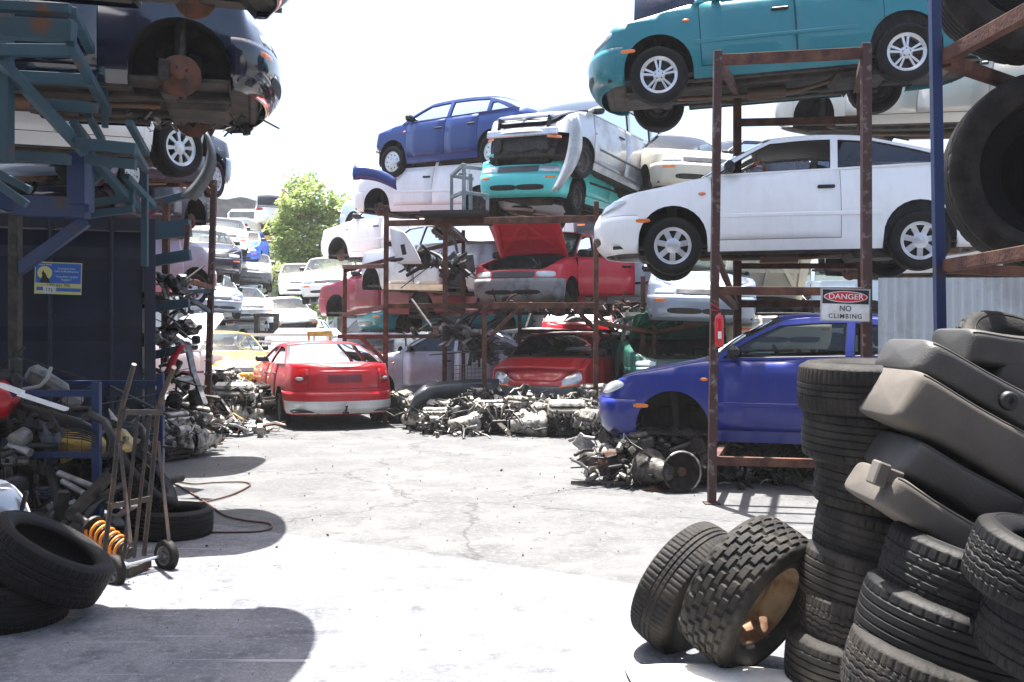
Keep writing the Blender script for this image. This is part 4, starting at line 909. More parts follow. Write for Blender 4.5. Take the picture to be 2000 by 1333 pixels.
# white sack / spilled board at the bottom edge
b = MB(); rw = []
for i in range(12):
    r2 = []
    for j in range(16): u, v = i / 11, j / 15; x = lerp(.52, 1.25, v) + .03 * math.sin(u * 5); y = lerp(3.55, 4.5, u) - .0; e = min(u, 1 - u, v, 1 - v); r2.append(V(x + .08 * math.sin(v * 3) * (1 - u), y - .25 * (v - .35)**2, .02 + .05 * min(1, e * 5) + .008 * noise.noise(V(u * 4, v * 4, 0))))
    rw.append(r2)
b.grid(rw); tag(b.build('empty_sack', mat('white_sack', (.75, .74, .70), .8, col2=(.62, .58, .48), scale=5, bump=.4), solid=.01), 'crumpled white sack lying on the ground in front of the two leaning wheels', 'sack')
# ---- seats
M_seat = mat('grey_vinyl', (.05, .048, .045), .5, col2=(.036, .034, .032), scale=3, bump=.25, bscale=160); M_seatl = mat('pale_grey_cloth', (.10, .088, .076), .9, col2=(.085, .076, .066), scale=7, bump=.3, bscale=300)
def cushion(label, p, L_, T, D, ang, m, name='upholstered_cushion', seam=1, bev=.05, extra=None, yaw=0, cat=None, pw_=.18, ez=.40):
    o = thing(name, label, cat or 'cushion', loc=p); b = MB(); rows = []; pw = pw_; F_ = lambda v, e: math.copysign(abs(v)**e, v)
    def sp(v, t, k=1): c0 = max(0, math.cos(v))**pw; return V(F_(math.sin(v), pw) * L_ / 2 * k, F_(math.cos(t), .3) * D / 2 * c0 * k, F_(math.sin(t), ez) * T / 2 * c0 * k * (1 + .06 * math.sin(F_(math.sin(v), pw) * 4)))
    vv = [math.asin(max(-1, min(1, math.copysign(abs(u)**(1 / pw), u)))) for u in [-1, -.995, -.98, -.95, -.9, -.8, -.65, -.45, -.2, 0, .2, .45, .65, .8, .9, .95, .98, .995, 1]]
    for v in vv: rows.append([sp(v, 2 * math.pi * k / 40) for k in range(40)])
    b.grid(rows, close=True); co = b.build('cushion', m, o)
    if seam:
        for ta in (.62, math.pi - .62) if seam == 1 else (.62,):
            s_ = MB(); s_.tube([sp(v, -ta + 2 * ta * q, 1.004) for v, q in [(vv[k], 1) for k in range(3, 16)]], .0035, 5, cap=False); s_.build('piping', mat('seat_piping', (.05, .048, .046), .6), o)
    if extra: extra(o)
    o.rotation_euler = (0, R(ang), R(yaw)); return o
def sockets(o):
    for x in (-.085, .10):
        b = MB(); b.lathe([(.010, -.262), (.012, -.275), (.026, -.275), (.034, -.268), (.036, -.25)], 24, c=(x, 0, .0)); b.lathe([(.001, -.262), (.012, -.264)], 16, c=(x, 0, 0)); b.build('trim_ring', M_blk, o)
cushion('pale grey seat back lying lowest in the pile, poking out to the left', P(1822, 1022, 3.78), .58, .135, .46, 33, M_seatl)
cushion('grey seat cushion second from the bottom of the pile with a white clip', P(1868, 955, 3.85), .60, .15, .46, 30, M_seat)
cushion('thick square edged pale seat back in the middle of the pile', P(1915, 872, 3.9), .86, .205, .52, 30, M_seatl, pw_=.13, ez=.26)
cushion('dark grey seat back with two round trim rings, upper part of the pile', P(1945, 795, 3.95), .86, .145, .5, 29, M_seat, extra=sockets)
cushion('rounded grey headrest cushion crowning the seat pile', P(1975, 692, 4.0), .50, .14, .4, 8, M_seat)
cushion('bulging dark bolster cushion under the topmost headrest cushion', P(1992, 752, 4.0), .36, .17, .4, 25, M_seat, seam=False)
o = thing('plastic_clip', 'small pale plastic clip box sticking out between the two lowest seats', 'bracket', loc=P(1716, 925, 3.6)); b = MB(); b.box((0, 0, 0), (.045, .08, .085), rot=(0, .35, 0), bev=.006); b.box((.05, .02, -.01), (.07, .06, .05), rot=(0, .35, 0), bev=.006); b.build('clip', M_seatl, o)
o = thing('recliner_cover', 'dark plastic recliner cover at the lower right end of the seat pile', 'seat part', loc=P(1972, 1075, 3.6)); b = MB(); b.lathe([(.001, -.03), (.08, -.03), (.095, -.01), (.095, .03)], 28); b.beam((-.02, 0, -.05), (.12, 0, .17), .05, .10); b.beam((.0, -.02, -.02), (-.02, -.02, -.16), .04, .08); b.build('cover', M_blk, o); b = MB(); b.tube([(.0, -.045, 0), (.0, -.03, 0)], .04, 20); b.build('knob', M_greyb, o)
# ------------------------------------------------------------------ MIDDLE: red sedan on the ground
RS = car('magna', red, 'shiny red sedan with silver lower bumper parked on the ground, seen from behind', wheels='spoke6', tail='none', lights=False, bumper=None, tint=G_mid)
RS.root.scale = (.92, .92, .90); place(RS, 676, 790, 15.0, 112, ref=(RS.xr * .92, 0, .32)); RS.root.location.z = .06
c = RS; g_ = MB(); hw_ = c.hw
def rpatch(name, a, b, z0, z1, m, base=.004, dome=.004, shape='rect', both=True, nn=8, par=None):
    for s in (1, -1):
        c.patch(c.vy(hw_ * b, True), c.vy(hw_ * a, True), z0, z1, s, dome, shape, nn=nn, base=base).build(name, m, par or c.root)
M_sk = mat('silver_skirt', (.68, .69, .70), .35, .1, col2=(.55, .55, .55), scale=3)
for s in (1, -1):
    c.patch(c.vx(c.xr + .62), c.vy(.004, True), .19, .40, s, .004, 'rect', nn=24, base=.014).build('bumper_skirt', M_sk, c.root)
    c.patch(c.vx(c.xr + .30), c.vy(hw_ * .66, True), .68, .93, s, .014, 'rnd').build('taillight', M_redl, c.root)
    c.patch(c.vy(hw_ * .86, True), c.vy(hw_ * .74, True), .74, .79, s, .006, 'ell', base=.018).build('reversing_light', M_lamp, c.root)
    c.patch(c.vx(c.WB / 2 * -1 + c.RA + .05), c.vx(-c.WB / 2 + c.RA + .1), .2, .3, s, .004, 'rect').build('sill_cover', M_sk, c.root)
    c.patch(c.vy(.28, True), c.vy(.004, True), .70, .83, s, .001, 'rect', base=.006).build('plate_recess', maroon, c.root)
    c.patch(c.vy(.42, True), c.vy(.004, True), .865, .895, s, .006, 'rect', base=.008).build('boot_trim', red, c.root)
    c.patch(c.vy(.60, True), c.vy(.592, True), .60, .95, s, .0, 'rect', base=.005).build('boot_seam', M_blk, c.root)
    c.patch(c.vy(.60, True), c.vy(.004, True), .596, .604, s, .0, 'rect', base=.006).build('boot_seam', M_blk, c.root)
tb = MB(); tb.tube([V(c.xr - .02, .02, .25), V(c.xr - .1, .02, .25), V(c.xr - .13, .02, .30)], .018, 8); tb.lathe([(.001, -.025), (.018, -.018), (.025, 0), (.018, .018), (.001, .025)], 12, axis='z', c=(c.xr - .13, .02, .325)); tb.box((c.xr - .08, .02, .22), (.08, .09, .04)); tb.build('towball', M_engd, c.root)
text('MAGNA', .045, M_chr, c.root, Matrix.Translation(c.S_(c.vy(.46, True), .64, .012, -1)) @ Euler((R(90), 0, R(-90))).to_matrix().to_4x4(), name='badge')
# ------------------------------------------------------------------ MIDDLE STACK
def scaled(c, s, fn):
    c.WB *= s; c.hw *= s; c.RW *= s; fn(); c.root.scale = (s, s, s)
KA = car('ka', red, 'small round red hatchback with grey bumper on the ground behind the engine heap', wheels='cap', bumper=M_greyb, miss=('FR',), tint=G_mid); place(KA, 1040, 768, 16.0, -112, ref=(KA.xf, 0, .42)); KA.root.location.z = .03
FE = car('hatch', red2, 'red hatchback with its bonnet up and its door swung open', wheels='hub', hood=R(62), doorang=R(62), bumper=mat('weathered_bumper', (.28, .28, .29), .6, col2=(.10, .10, .105), scale=4, thr=(.45, .65)), tint=G_clear, grille='slats'); place(FE, 1000, 556, 16.8, -114, ref=(FE.xf, 0, .45), pitch=0)
TQ = car('hatch', turq, 'turquoise hatchback with ajar bonnet on the top tier of the middle rack', wheels='steel', hood=R(9), tint=G_mid, trim=M_blk, bumper=None); place(TQ, 1008, 350, 16.6, -118, ref=(TQ.xf, 0, .45), pitch=1, roll=-2)
SH = car('mpv', silver, 'silver hatchback without its front bumper stacked on the turquoise hatchback', name='hatchback_car', wheels='steel', nobump=True, hood=R(5), trim=M_greyb, tint=G_mid, lights=True); place(SH, 1012, 258, 16.4, -126, ref=(SH.xf, 0, .55), pitch=7, roll=-3)
hb = thing('loose_bumper', 'torn silver bumper hanging down in front of the turquoise hatchback', 'bumper', loc=P(1132, 250, 15.6)); b = MB(); rw = []
for i in range(13):
    t = i / 12; p = P(lerp(1122, 1076, t) + 22 * math.sin(t * 2.8), lerp(228, 376, t), 15.6); w_ = .06 + .05 * math.sin(t * 3.1)
    rw.append([p - hb.location + V(-w_ + .2 * 0, 0, 0), p - hb.location + V(-w_ * .5, -.07, .0), p - hb.location + V(w_ * .4, -.08, .02), p - hb.location + V(w_, -.0, .03)])
b.grid(rw); b.build('bumper_skin', silver, hb, solid=.008)
EC = car('echo2', echoblue, 'royal blue small hatchback at the top left of the middle stack', wheels='cap', tint=G_tint, nobump=True); place_side(EC, (764, 316), 18.9, (960, 296), -1, roll=0)
bb = thing('loose_bumper', 'dark blue bumper hanging under the nose of the royal blue hatchback', 'bumper', loc=P(722, 335, 18.5)); b = MB(); rw = []
for i in range(12):
    t = i / 11; p = P(lerp(690, 775, t), lerp(352, 372, t) - 8 * math.sin(t * 3.14), 18.5) - bb.location
    rw.append([p + V(0, .0, 0), p + V(-.01, -.04, .09), p + V(.0, -.04, .2), p + V(.03, 0, .28 - .1 * t)])
b.grid(rw); b.build('bumper_skin', echoblue, bb, solid=.008)
W1 = car('sedan', white, 'white sedan without front wheel under the royal blue hatchback', wheels='hub', trim=white, tint=G_mid); place_side(W1, (733, 408), 19.2, (935, 405), -1)
LB = car('hatch3', ice, 'pale blue small hatchback wedged at the left end of the middle rack', wheels='cap', tint=G_mid); scaled(LB, 1.2, lambda: place_side(LB, (688, 446), 28, (815, 438), -1))
W2 = car('sedan', white, 'white sedan missing its front wheel at the far left of the middle rack, orange indicator', wheels='hub', trim=white, tint=G_mid); scaled(W2, 1.2, lambda: place_side(W2, (658, 499), 26, (815, 492), -1))
SW = car('stripped', silver, 'silver sedan with stripped front and no wheels behind the red open hatchback', wheels='hub', miss=('RL', 'RR', 'FL'), nobump=True, nohood=True, lights=False, tint=G_clear, ws=False); scaled(SW, 1.12, lambda: place_side(SW, (722, 560), 22.0, (885, 563), -1))
MR = car('sedan', maroon, 'dark red sedan shell on the low left tier of the middle rack', wheels='hub', miss=('FL', 'FR'), tint=G_mid); scaled(MR, 1.15, lambda: place_side(MR, (655, 612), 24.3, (820, 608), -1))
LS = car('bigsedan', lilac, 'lilac silver sedan on the ground behind the black bumper', wheels='steel', tint=G_tint); place(LS, 738, 757, 20.0, 175, ref=(LS.WB / 2, LS.hw, LS.RW)); LS.root.location.z = .05
T2 = car('sedan', teal, 'teal sedan shell glimpsed behind the middle rack under the silver sedan', wheels='hub', tint=G_mid); place_side(T2, (800, 640), 23.5, (985, 640), 1)
RB = car('hatch3', red2, 'red hatchback with rear glass standing directly behind the round red hatchback', wheels='steel', tint=G_clear); place(RB, 1125, 680, 21, 80, ref='rear')
WT = car('sedan', white, 'white sedan with wide red taillight between the round red hatchback and the beige wagon', wheels='steel', tail='wide', tint=G_tint); place(WT, 1204, 725, 19.8, 138, ref='rear'); WT.root.location.z = .12
BW = car('wagon4', beige, 'beige four wheel drive behind the blue coupe nose', wheels='steel', tint=G_mid); place_side(BW, (1205, 760), 24, (1370, 760), 1)
WS2 = car('sedan', white, 'white sedan side behind the open red door, between the rusty posts', wheels='steel', tint=G_mid, trim=M_blk); place_side(WS2, (1300, 585), 18, (1085, 590), 1)
SB = car('sedan', steelb, 'steel blue sedan with hanging front bumper below the white coupe nose', wheels='hub', tint=G_mid, lights=True); place(SB, 1372, 595, 15.2, -98, ref=(SB.xf, 0, .42), roll=-2)
CH = car('sedan', cream, 'cream sedan with its bonnet raised behind the front post of the right rack', wheels='hub', hood=R(70), tint=G_mid, seats=False); place(CH, 1540, 640, 15.5, -84, ref=(CH.xf, 0, .5))
TH = car('sedan', green, 'dark teal sedan with raised bonnet behind the fire extinguisher', wheels='steel', hood=R(38), tint=G_mid, seats=False); place(TH, 1335, 725, 15.5, -88, ref=(TH.xf, 0, .5))
WV = car('wagon4', white, 'white four wheel drive nose behind the fire extinguisher post', wheels='steel', tint=G_mid, bumper=M_chr); place(WV, 1428, 668, 19, -88, ref=(WV.xf, 0, .8))
BG1 = car('sedan', cream, 'pale beige sedan nose high up between the middle stack and the right rack', wheels='hub', tint=G_mid); place(BG1, 1380, 325, 17, -80, ref=(BG1.xf, 0, .5), roll=-2)
NV = car('sedan', navy, 'dark navy sedan roof behind the pale beige sedan nose', wheels='hub', tint=G_mid); place(NV, 1262, 352, 19, -150, ref=(NV.xf, 0, .5))
SV = car('bigsedan', mat('paint_champagne', (.55, .52, .47), .3, .3, coat=.5), 'champagne sedan between the teal sedan and the white coupe, orange front indicator', wheels='hub', miss=('FL', 'RL'), tint=G_mid); place_side(SV, (1585, 238), 13.4, (1985, 225), -1)
WF = car('sedan', white, 'white wheelless sedan front under the white coupe, behind the danger sign', wheels='hub', tint=G_mid, nobump=True); place_side(WF, (1648, 528), 13.0, (2010, 520), -1)
BD1 = thing('folded_bonnet', 'dark navy bonnet panel standing upright on the teal sedan', 'bonnet', loc=P(1300, 20, 11)); b = MB(); b.grid([[P(1238, 58, 11) - BD1.location, P(1300, 42, 11) - BD1.location, P(1362, 20, 11) - BD1.location], [P(1240, 0, 11.2) - BD1.location, P(1300, -8, 11.1) - BD1.location, P(1350, -15, 11.2) - BD1.location], [P(1245, -60, 11.5) - BD1.location, P(1300, -65, 11.4) - BD1.location, P(1345, -70, 11.5) - BD1.location]]); b.build('panel', navy, BD1, solid=.03)
# ---- white bonnet standing on the silver sedan
wb = thing('loose_bonnet', 'white bonnet with a dark scoop standing upright on the silver sedan', 'bonnet', loc=P(785, 490, 16.9)); b = MB(); rw = []
for i in range(10):
    t = i / 9; row = []
    for j in range(6): s = j / 5; px = lerp(760, 806 - 22 * (1 - t)**2 + 4, s) + 14 * t * t + (1 - s) * 2; py = lerp(441, 516, t) + (1 - t)**2 * 12 * s + 0; row.append(P(px, py, 16.9 + .25 * math.sin(s * 2.5) * .3) - wb.location)
    rw.append(row)
b.grid(rw); b.build('panel', white, wb, solid=.02); b = MB(); b.beam(P(786, 478, 16.8) - wb.location, P(790, 498, 16.8) - wb.location, .07, .02); b.build('scoop', M_blk, wb)
# ---- middle racks
def mid_rack(nm, posts, beams, Yf, Yb, m=M_rust):
    ps = [(PZ(x, Yf, 0), P(x + dx, y, Yf), .072) for x, y, dx in posts[0]] + [(PZ(x, Yb, 0), P(x + dx, y, Yb), .07) for x, y, dx in posts[1]]
    return rack('storage_rack', nm, beams, m, posts=ps, group='rusty car racks in the middle')
mid_rack('rust brown rack carrying the white and silver sedans in the middle', [[(752, 402, 3), (868, 420, 2)], [(672, 520, 2), (905, 450, 0)]],
   [(P(752, 437, 16), P(948, 432, 16), .07, .09), (P(660, 657, 16), P(945, 657, 16), .06, .06), (P(672, 522, 19), P(752, 520, 16), .07), (P(752, 598, 16), P(945, 598, 16), .06, .08), (P(672, 530, 19), P(905, 470, 19), .07), (P(705, 660, 16), P(752, 705, 16), .06), (P(868, 440, 16), P(905, 470, 19), .06), (P(672, 660, 19), P(905, 655, 19), .07), (P(752, 600, 16), P(672, 615, 19), .07), (P(868, 600, 16), P(905, 610, 19), .07)], 16, 19)
mid_rack('rust brown rack carrying the red and turquoise hatchbacks', [[(946, 590, 0), (1163, 394, 2)], [(1015, 600, 0), (1212, 590, 0)]],
   [(P(946, 432, 15.4), P(1163, 428, 15.2), .08, .10), (P(946, 597, 15.4), P(1163, 597, 15.2), .07, .09), (P(1163, 430, 15.2), P(1212, 445, 18.5), .07), (P(946, 600, 15.4), P(1015, 612, 18.5), .07), (P(1163, 600, 15.2), P(1212, 612, 18.5), .07), (P(1015, 648, 18.5), P(1212, 648, 18.5), .07), (P(960, 655, 15.4), P(1010, 605, 15.4), .06), (P(1015, 612, 18.5), P(1212, 612, 18.5), .06), (P(1163, 610, 15.2), P(1212, 660, 18.5), .05), (P(1120, 600, 15.2), P(1180, 660, 17), .05)], 15.3, 18.5)
mid_rack('rust brown rack behind the steel blue sedan beside the open red door', [[(1254, 540, 2), (1276, 545, 2)], [(1330, 540, 0), (1560, 500, 0)]],
   [(P(1163, 630, 15.3), P(1276, 650, 16.2), .07), (P(1276, 650, 16.2), P(1440, 620, 15.8), .07), (P(1254, 622, 16.2), P(1440, 618, 15.8), .07, .09), (P(1276, 690, 16.2), P(1330, 640, 17.8), .06), (P(1330, 640, 17.8), P(1560, 640, 17.8), .07), (P(1330, 560, 17.8), P(1560, 545, 17.8), .07)], 16.2, 17.8)
gt = thing('steel_grating', 'dark slatted steel grating jutting out below the turquoise hatchback', 'grating', loc=P(880, 425, 15.7)); b = MB()
for k in range(22): a = P(lerp(820, 950, k / 21), lerp(415, 413, k / 21), 15.4); b.beam(a - gt.location, P(lerp(850, 960, k / 21), 440, 16.9) - gt.location, .05, .03)
b.beam(P(850, 441, 16.9) - gt.location, P(962, 437, 16.9) - gt.location, .05, .05); b.beam(P(820, 415, 15.4) - gt.location, P(950, 413, 15.4) - gt.location, .05, .05); b.build('slats', M_blk, gt)
M_gp = mat('grey_green_steel', (.16, .21, .22), .6, col2=(.28, .3, .3), scale=5, bump=.2)
Yk = 15.6
rack('steel_cage', 'grey green open steel cage frame standing left of the turquoise hatchback', cat='frame', m=M_gp,
     beams=[(P(882, 344, Yk + .6), P(905, 322, Yk), .05), (P(905, 326, Yk), P(942, 330, Yk), .05), (P(882, 386, Yk + .6), P(905, 376, Yk), .05), (P(905, 376, Yk), P(950, 382, Yk), .05), (P(882, 344, Yk + .6), P(925, 350, Yk + .6), .05)],
     posts=[(P(882, 412, Yk + .6), P(882, 342, Yk + .6), .05), (P(906, 413, Yk), P(906, 320, Yk), .06), (P(919, 413, Yk + .5), P(919, 340, Yk + .5), .06), (P(952, 412, Yk), P(952, 380, Yk), .05)])
# ------------------------------------------------------------------ LEFT CARS
M1 = car('lux', navyg, 'glossy navy sedan hanging over the left rack with an exposed rusty brake disc', wheels='hub', miss=('RL', 'RR'), tint=G_tint, hood=None); place(M1, 350, 145, 7.45, 14, ref=(M1.WB / 2, -M1.hw, M1.RW))
for ch in M1.root.children:
    if ch.name.startswith('brake_disc'): ch.scale = (1.2, 1, 1.2); ch.location.y *= 1.08
T0 = car('lux', navyg, 'dark sedan cut off by the top left corner of the picture above the navy sedan', wheels='hub', tint=G_tint, seats=False); T0.root.location = (-1.18 - T0.xf, 5.4, 3.35); T0.root.rotation_euler.y = R(5)
A3 = car('sedan', navy, 'dark sedan hidden behind the glossy navy nose, over the white sedan', wheels='hub', seats=False); A3.root.location = (-3.0 - A3.xf, 12.0, 3.75)
A2 = car('shortnose', white, 'white sedan with torn dark front corner behind the left blue rack', wheels={'FR': 'spoke6', 'FL': 'steel', 'RR': 'steel', 'RL': 'steel'}, tint=G_mid, nobump=True, lights=False); place_side(A2, (356, 284), 9.9, (-140, 262), -1)
A2.root.rotation_euler.y += R(1)
fd = thing('torn_fender', 'torn dark wheel arch liner dangling beside the white sedan front wheel on the left', 'liner', loc=P(405, 320, 10.9)); b = MB(); rw = []
for i in range(10):
    t = i / 9; p = P(398 + 22 * math.sin(t * 3.0) - 34 * t * t, lerp(250, 388, t), 9.6) - fd.location; w_ = .02 + .05 * t
    rw.append([p + V(-w_, 0, .02), p + V(0, -.05, 0), p + V(w_, .02, -.02)])
b.grid(rw); b.build('liner', M_greyb, fd, solid=.006)
P2 = car('sedan', navy, 'dark navy sedan with white slotted hubcap above the far left rack post', wheels='cap', tint=G_tint, bumper=steelb); place_side(P2, (426, 350), 15.3, (262, 338), -1)
BE = car('sedan', navy, 'dark blue sedan rear with arched window inside the left rack', wheels='hub', tint=G_tint); place_side(BE, (385, 432), 17.2, (200, 424), -1)
BD = car('mpv', lilac, 'lilac silver people carrier with an alloy wheel in the left rack', wheels={'FR': 'spoke6', 'FL': 'steel', 'RR': 'steel', 'RL': 'steel'}, tint=G_mid); place_side(BD, (384, 566), 17.6, (120, 560), -1)
PW = car('sedan', pinkw, 'pinkish white sedan on the ground left of the yellow car', wheels='hub', miss=('FR', 'FL'), trim=maroon, tint=G_mid, hood=R(58)); place_side(PW, (425, 752), 20.5, (215, 758), -1); PW.root.location.z = .12
YE = car('sedan', yellow, 'yellow sedan with pale windscreen parked left of the red sedan', wheels='cap', tint=G_clear); place(YE, 470, 735, 20.5, -62, ref=(YE.xf, 0, .5)); YE.root.location.z = .05
far_ = [
 ('sedan', sblue, 'bright blue hatch nosed car stacked far left under the white utility', (462, 498, 38), -70, {}),
 ('sedan', cream, 'cream sedan front with big black grille far left above the silver wagon', (484, 535, 37), -68, dict(bumper=M_greyb)),
 ('bigsedan', silver, 'silver estate car front on the low far left tier', (492, 608, 34), -65, {}),
 ('hatch3', white, 'small white hatchback with dark rear glass far left above the yellow car', (425, 650, 36), 50, {}),
 ('sedan', white, 'flat white sports coupe front stacked far away right of the tree', (588, 560, 37), -74, dict(nobump=False)),
 ('sedan', white, 'white sedan with missing grille under the far white sports coupe', (580, 634, 34), -70, dict(nobump=True)),
 ('wagon4', white, 'white van rear high on the yellow beam in the far background', (533, 430, 48), 105, dict(norear=False)),
 ('sedan', ice, 'pale grey car glimpsed behind the tree, left of its lower branches', (510, 500, 46), -60, {}),
 ('sedan', navy, 'dark blue hatch next to the far left rack post under a white bonnet', (415, 510, 26), -70, {}),
 ('sedan', white, 'white sedan glimpsed in the far left gap above the bright blue car', (440, 468, 36), -70, {}),
 ('sedan', silver, 'silver sedan far left between the cream car and the silver estate', (465, 578, 40), -72, {}),
 ('sedan', steelb, 'grey blue sedan low in the far left stacks beside the rusty post', (428, 592, 32), -66, {}),
 ('hatch3', white, 'white hatchback far left under the silver estate car', (500, 648, 36), -75, {}),
 ('sedan', ice, 'pale blue sedan standing low right of the forklift mast', (560, 672, 33), -80, {}),
 ('sedan', white, 'white sedan in the gap under the pale blue hatchback', (640, 560, 30), -90, {}),
]
for kd, cl, lb, (px, py, Y), yw, kw in far_:
    f_ = car(kd, cl, lb, wheels='cap', tint=G_mid, seats=False, **kw); place(f_, px, py, Y, yw + (0 if yw > 0 else rnd.uniform(-32, 14)), ref='rear' if yw > 0 else None, roll=rnd.uniform(-4, 4), pitch=rnd.uniform(-5, 3))
# filler cars seen in the gaps of the middle racks
gap_ = [
 ('sedan', white, 'white sedan behind the red bonnet, glimpsed above the red hatchback', (1010, 470, 24), -170), ('sedan', red2, 'pinkish red sedan glimpsed between the silver sedan and the raised red bonnet', (905, 480, 24), -100),
 ('sedan', white, 'white hatchback glimpsed under the red hatchback, right of the rusty brace', (1190, 655, 24), -60), ('sedan', silver, 'grey sedan glimpsed left of the lilac silver sedan on the ground', (700, 690, 25), -100),
 ('sedan', cream, 'cream sedan body far behind the beige four wheel drive', (1215, 640, 26), 170), ('sedan', white, 'white wagon glimpsed under the steel blue sedan', (1240, 690, 27), 175),
 ('sedan', ice, 'pale blue sedan behind the raised cream bonnet', (1560, 590, 20), 170), ('sedan', navy, 'dark sedan glimpsed behind the turquoise hatchback on the right', (1190, 440, 22), -100),
 ('sedan', white, 'white sedan far behind the white four wheel drive nose', (1500, 650, 22), 175), ('sedan', steelb, 'grey blue sedan glimpsed behind the silver sedan windows', (980, 540, 25), -120),
 ('sedan', white, 'white sedan glimpsed between the turquoise hatchback and the pale beige nose', (1180, 520, 26), 175)]
for kd, cl, lb, (px, py, Y), yw in gap_:
    f_ = car(kd, cl, lb, wheels='steel', tint=G_mid, seats=False); place(f_, px, py, Y, yw, ref=(0, 0, .6) if yw > 90 or yw < -150 else None)
# white utility rear with tray (far)
ut = thing('utility_truck', 'white utility truck rear with tray high in the far left background', 'truck', loc=P(447, 436, 46)); b = MB()
b.box((0, 1.2, 0), (1.75, 2.4, .45), bev=.04); b.build('tray', white, ut); b = MB(); b.box((0, 3.2, .45), (1.6, 1.5, .95), bev=.2); b.build('cab', white, ut)
b = MB(); b.box((0, 2.44, .62), (1.3, .03, .35), bev=.01); b.build('rear_window', M_greyb, ut); b = MB(); b.box((0, 1.2, -.4), (1.0, 3.2, .25)); b.tube([(-.75, 2, -.5), (.75, 2, -.5)], .3, 16); b.build('chassis', M_under, ut)
for s in (-1, 1): b = MB(); b.box((s * .75, -.03, -.1), (.2, .04, .12)); b.build('taillight', M_redl, ut)
# white ute headboard behind the red sedan
ul = thing('utility_truck', 'white utility truck with ladder frame headboard behind the red sedan roof', 'truck', loc=P(545, 700, 24)); b = MB()
b.box((0, 1.0, 0), (1.8, 3, .5), bev=.04); b.box((0, 3.4, .25), (1.65, 1.8, .9), bev=.2); b.build('body', white, ul); b = MB(); b.box((0, -.52, .05), (1.2, .03, .25), bev=.01); b.build('tailgate_panel', mat('pale_panel', (.6, .6, .58), .5), ul)
b = MB(); b.box((0, 1.0, -.5), (1.2, 3.4, .4)); b.tube([(-.8, .5, -.5), (.8, .5, -.5)], .33, 16); b.build('chassis', M_under, ul)
for x in (-.9, .9): b = MB(); b.beam((x, -.4, .2), (x, -.4, .58), .05, .05); b.build('frame_post', white, ul)
b = MB(); b.beam((-.93, -.4, .55), (.93, -.4, .55), .05, .07); b.beam((-.9, -.4, .4), (.9, -.4, .4), .04, .04); b.build('frame_bar', white, ul)
# shade cloth, yellow beams
sc_ = thing('shade_cloth', 'sagging dark grey shade cloth strung over the far left stacks', 'shade cloth', loc=P(490, 400, 52)); b = MB(); rw = []
for i in range(10): rw.append([P(lerp(418, 585, j / 13), lerp(384, 432, i / 9) + 4 * math.sin(j * 1.1 + i * .5) + (6 * math.sin(j / 13 * 3.1)), 52 + i * .12) - sc_.location for j in range(14)])
b.grid(rw); b.build('cloth', mat('shade_cloth', (.12, .125, .14), .9, col2=(.2, .2, .22), scale=.6), sc_, solid=.02)
M_yb = mat('yellow_steel', (.70, .42, .04), .5, col2=(.3, .18, .1), scale=2)
rack('beam_frame', 'yellow painted steel beams carrying the far white van and utility', cat='frame', m=M_yb, beams=[(P(470, 464, 47.4), P(556, 466, 47.4), .2, .18), (P(440, 474, 51), P(560, 476, 51), .2, .2), (P(545, 478, 47), P(590, 478, 47), .12, .12)], posts=[(PZ(553, 47.8, 0), P(553, 370, 47.8), .14), (PZ(573, 47.8, 0), P(573, 372, 47.8), .14), (PZ(474, 51, 0), P(474, 470, 51), .14)])
rack('storage_rack', 'grey steel rack under the far cream and silver cars', cat='rack', m=M_gp, group='far racks', beams=[(P(420, 562, 36.5), P(512, 560, 36.5), .12), (P(425, 640, 33.5), P(525, 638, 33.5), .12), (P(512, 590, 36.5), P(545, 590, 36.5), .1)], posts=[(PZ(508, 36.5, 0), P(508, 558, 36.5), .12), (PZ(545, 36.5, 0), P(545, 580, 36.5), .12), (PZ(430, 36.5, 0), P(430, 560, 36.5), .12)])
rack('storage_rack', 'low grey rack under the far white sports coupe', cat='rack', m=M_gp, group='far racks', beams=[(P(545, 590, 38), P(660, 590, 38), .14), (P(540, 655, 35), P(665, 655, 35), .14)], posts=[(PZ(548, 38, 0), P(548, 590, 38), .12), (PZ(655, 38, 0), P(655, 590, 38), .12)])
rack('forklift_mast', 'dark forklift mast standing between the far silver estate and the white sedan', cat='mast', m=M_engd, beams=[(P(500, 616, 28), P(542, 616, 28), .1, .1), (P(500, 650, 28), P(542, 650, 28), .1, .1)], posts=[(PZ(502, 28, 0), P(502, 613, 28), .13, .18), (PZ(540, 28, 0), P(540, 613, 28), .13, .18)])
rack('roof_rack', 'yellow tube roof rack standing behind the red sedan roof', cat='rack', m=M_yb, beams=[(P(600, 650, 22), P(648, 649, 22), .06), (P(602, 655, 22.8), P(650, 654, 22.8), .06)], posts=[(PZ(603, 22, 0), P(603, 650, 22), .05), (PZ(645, 22, 0), P(645, 650, 22), .05)])
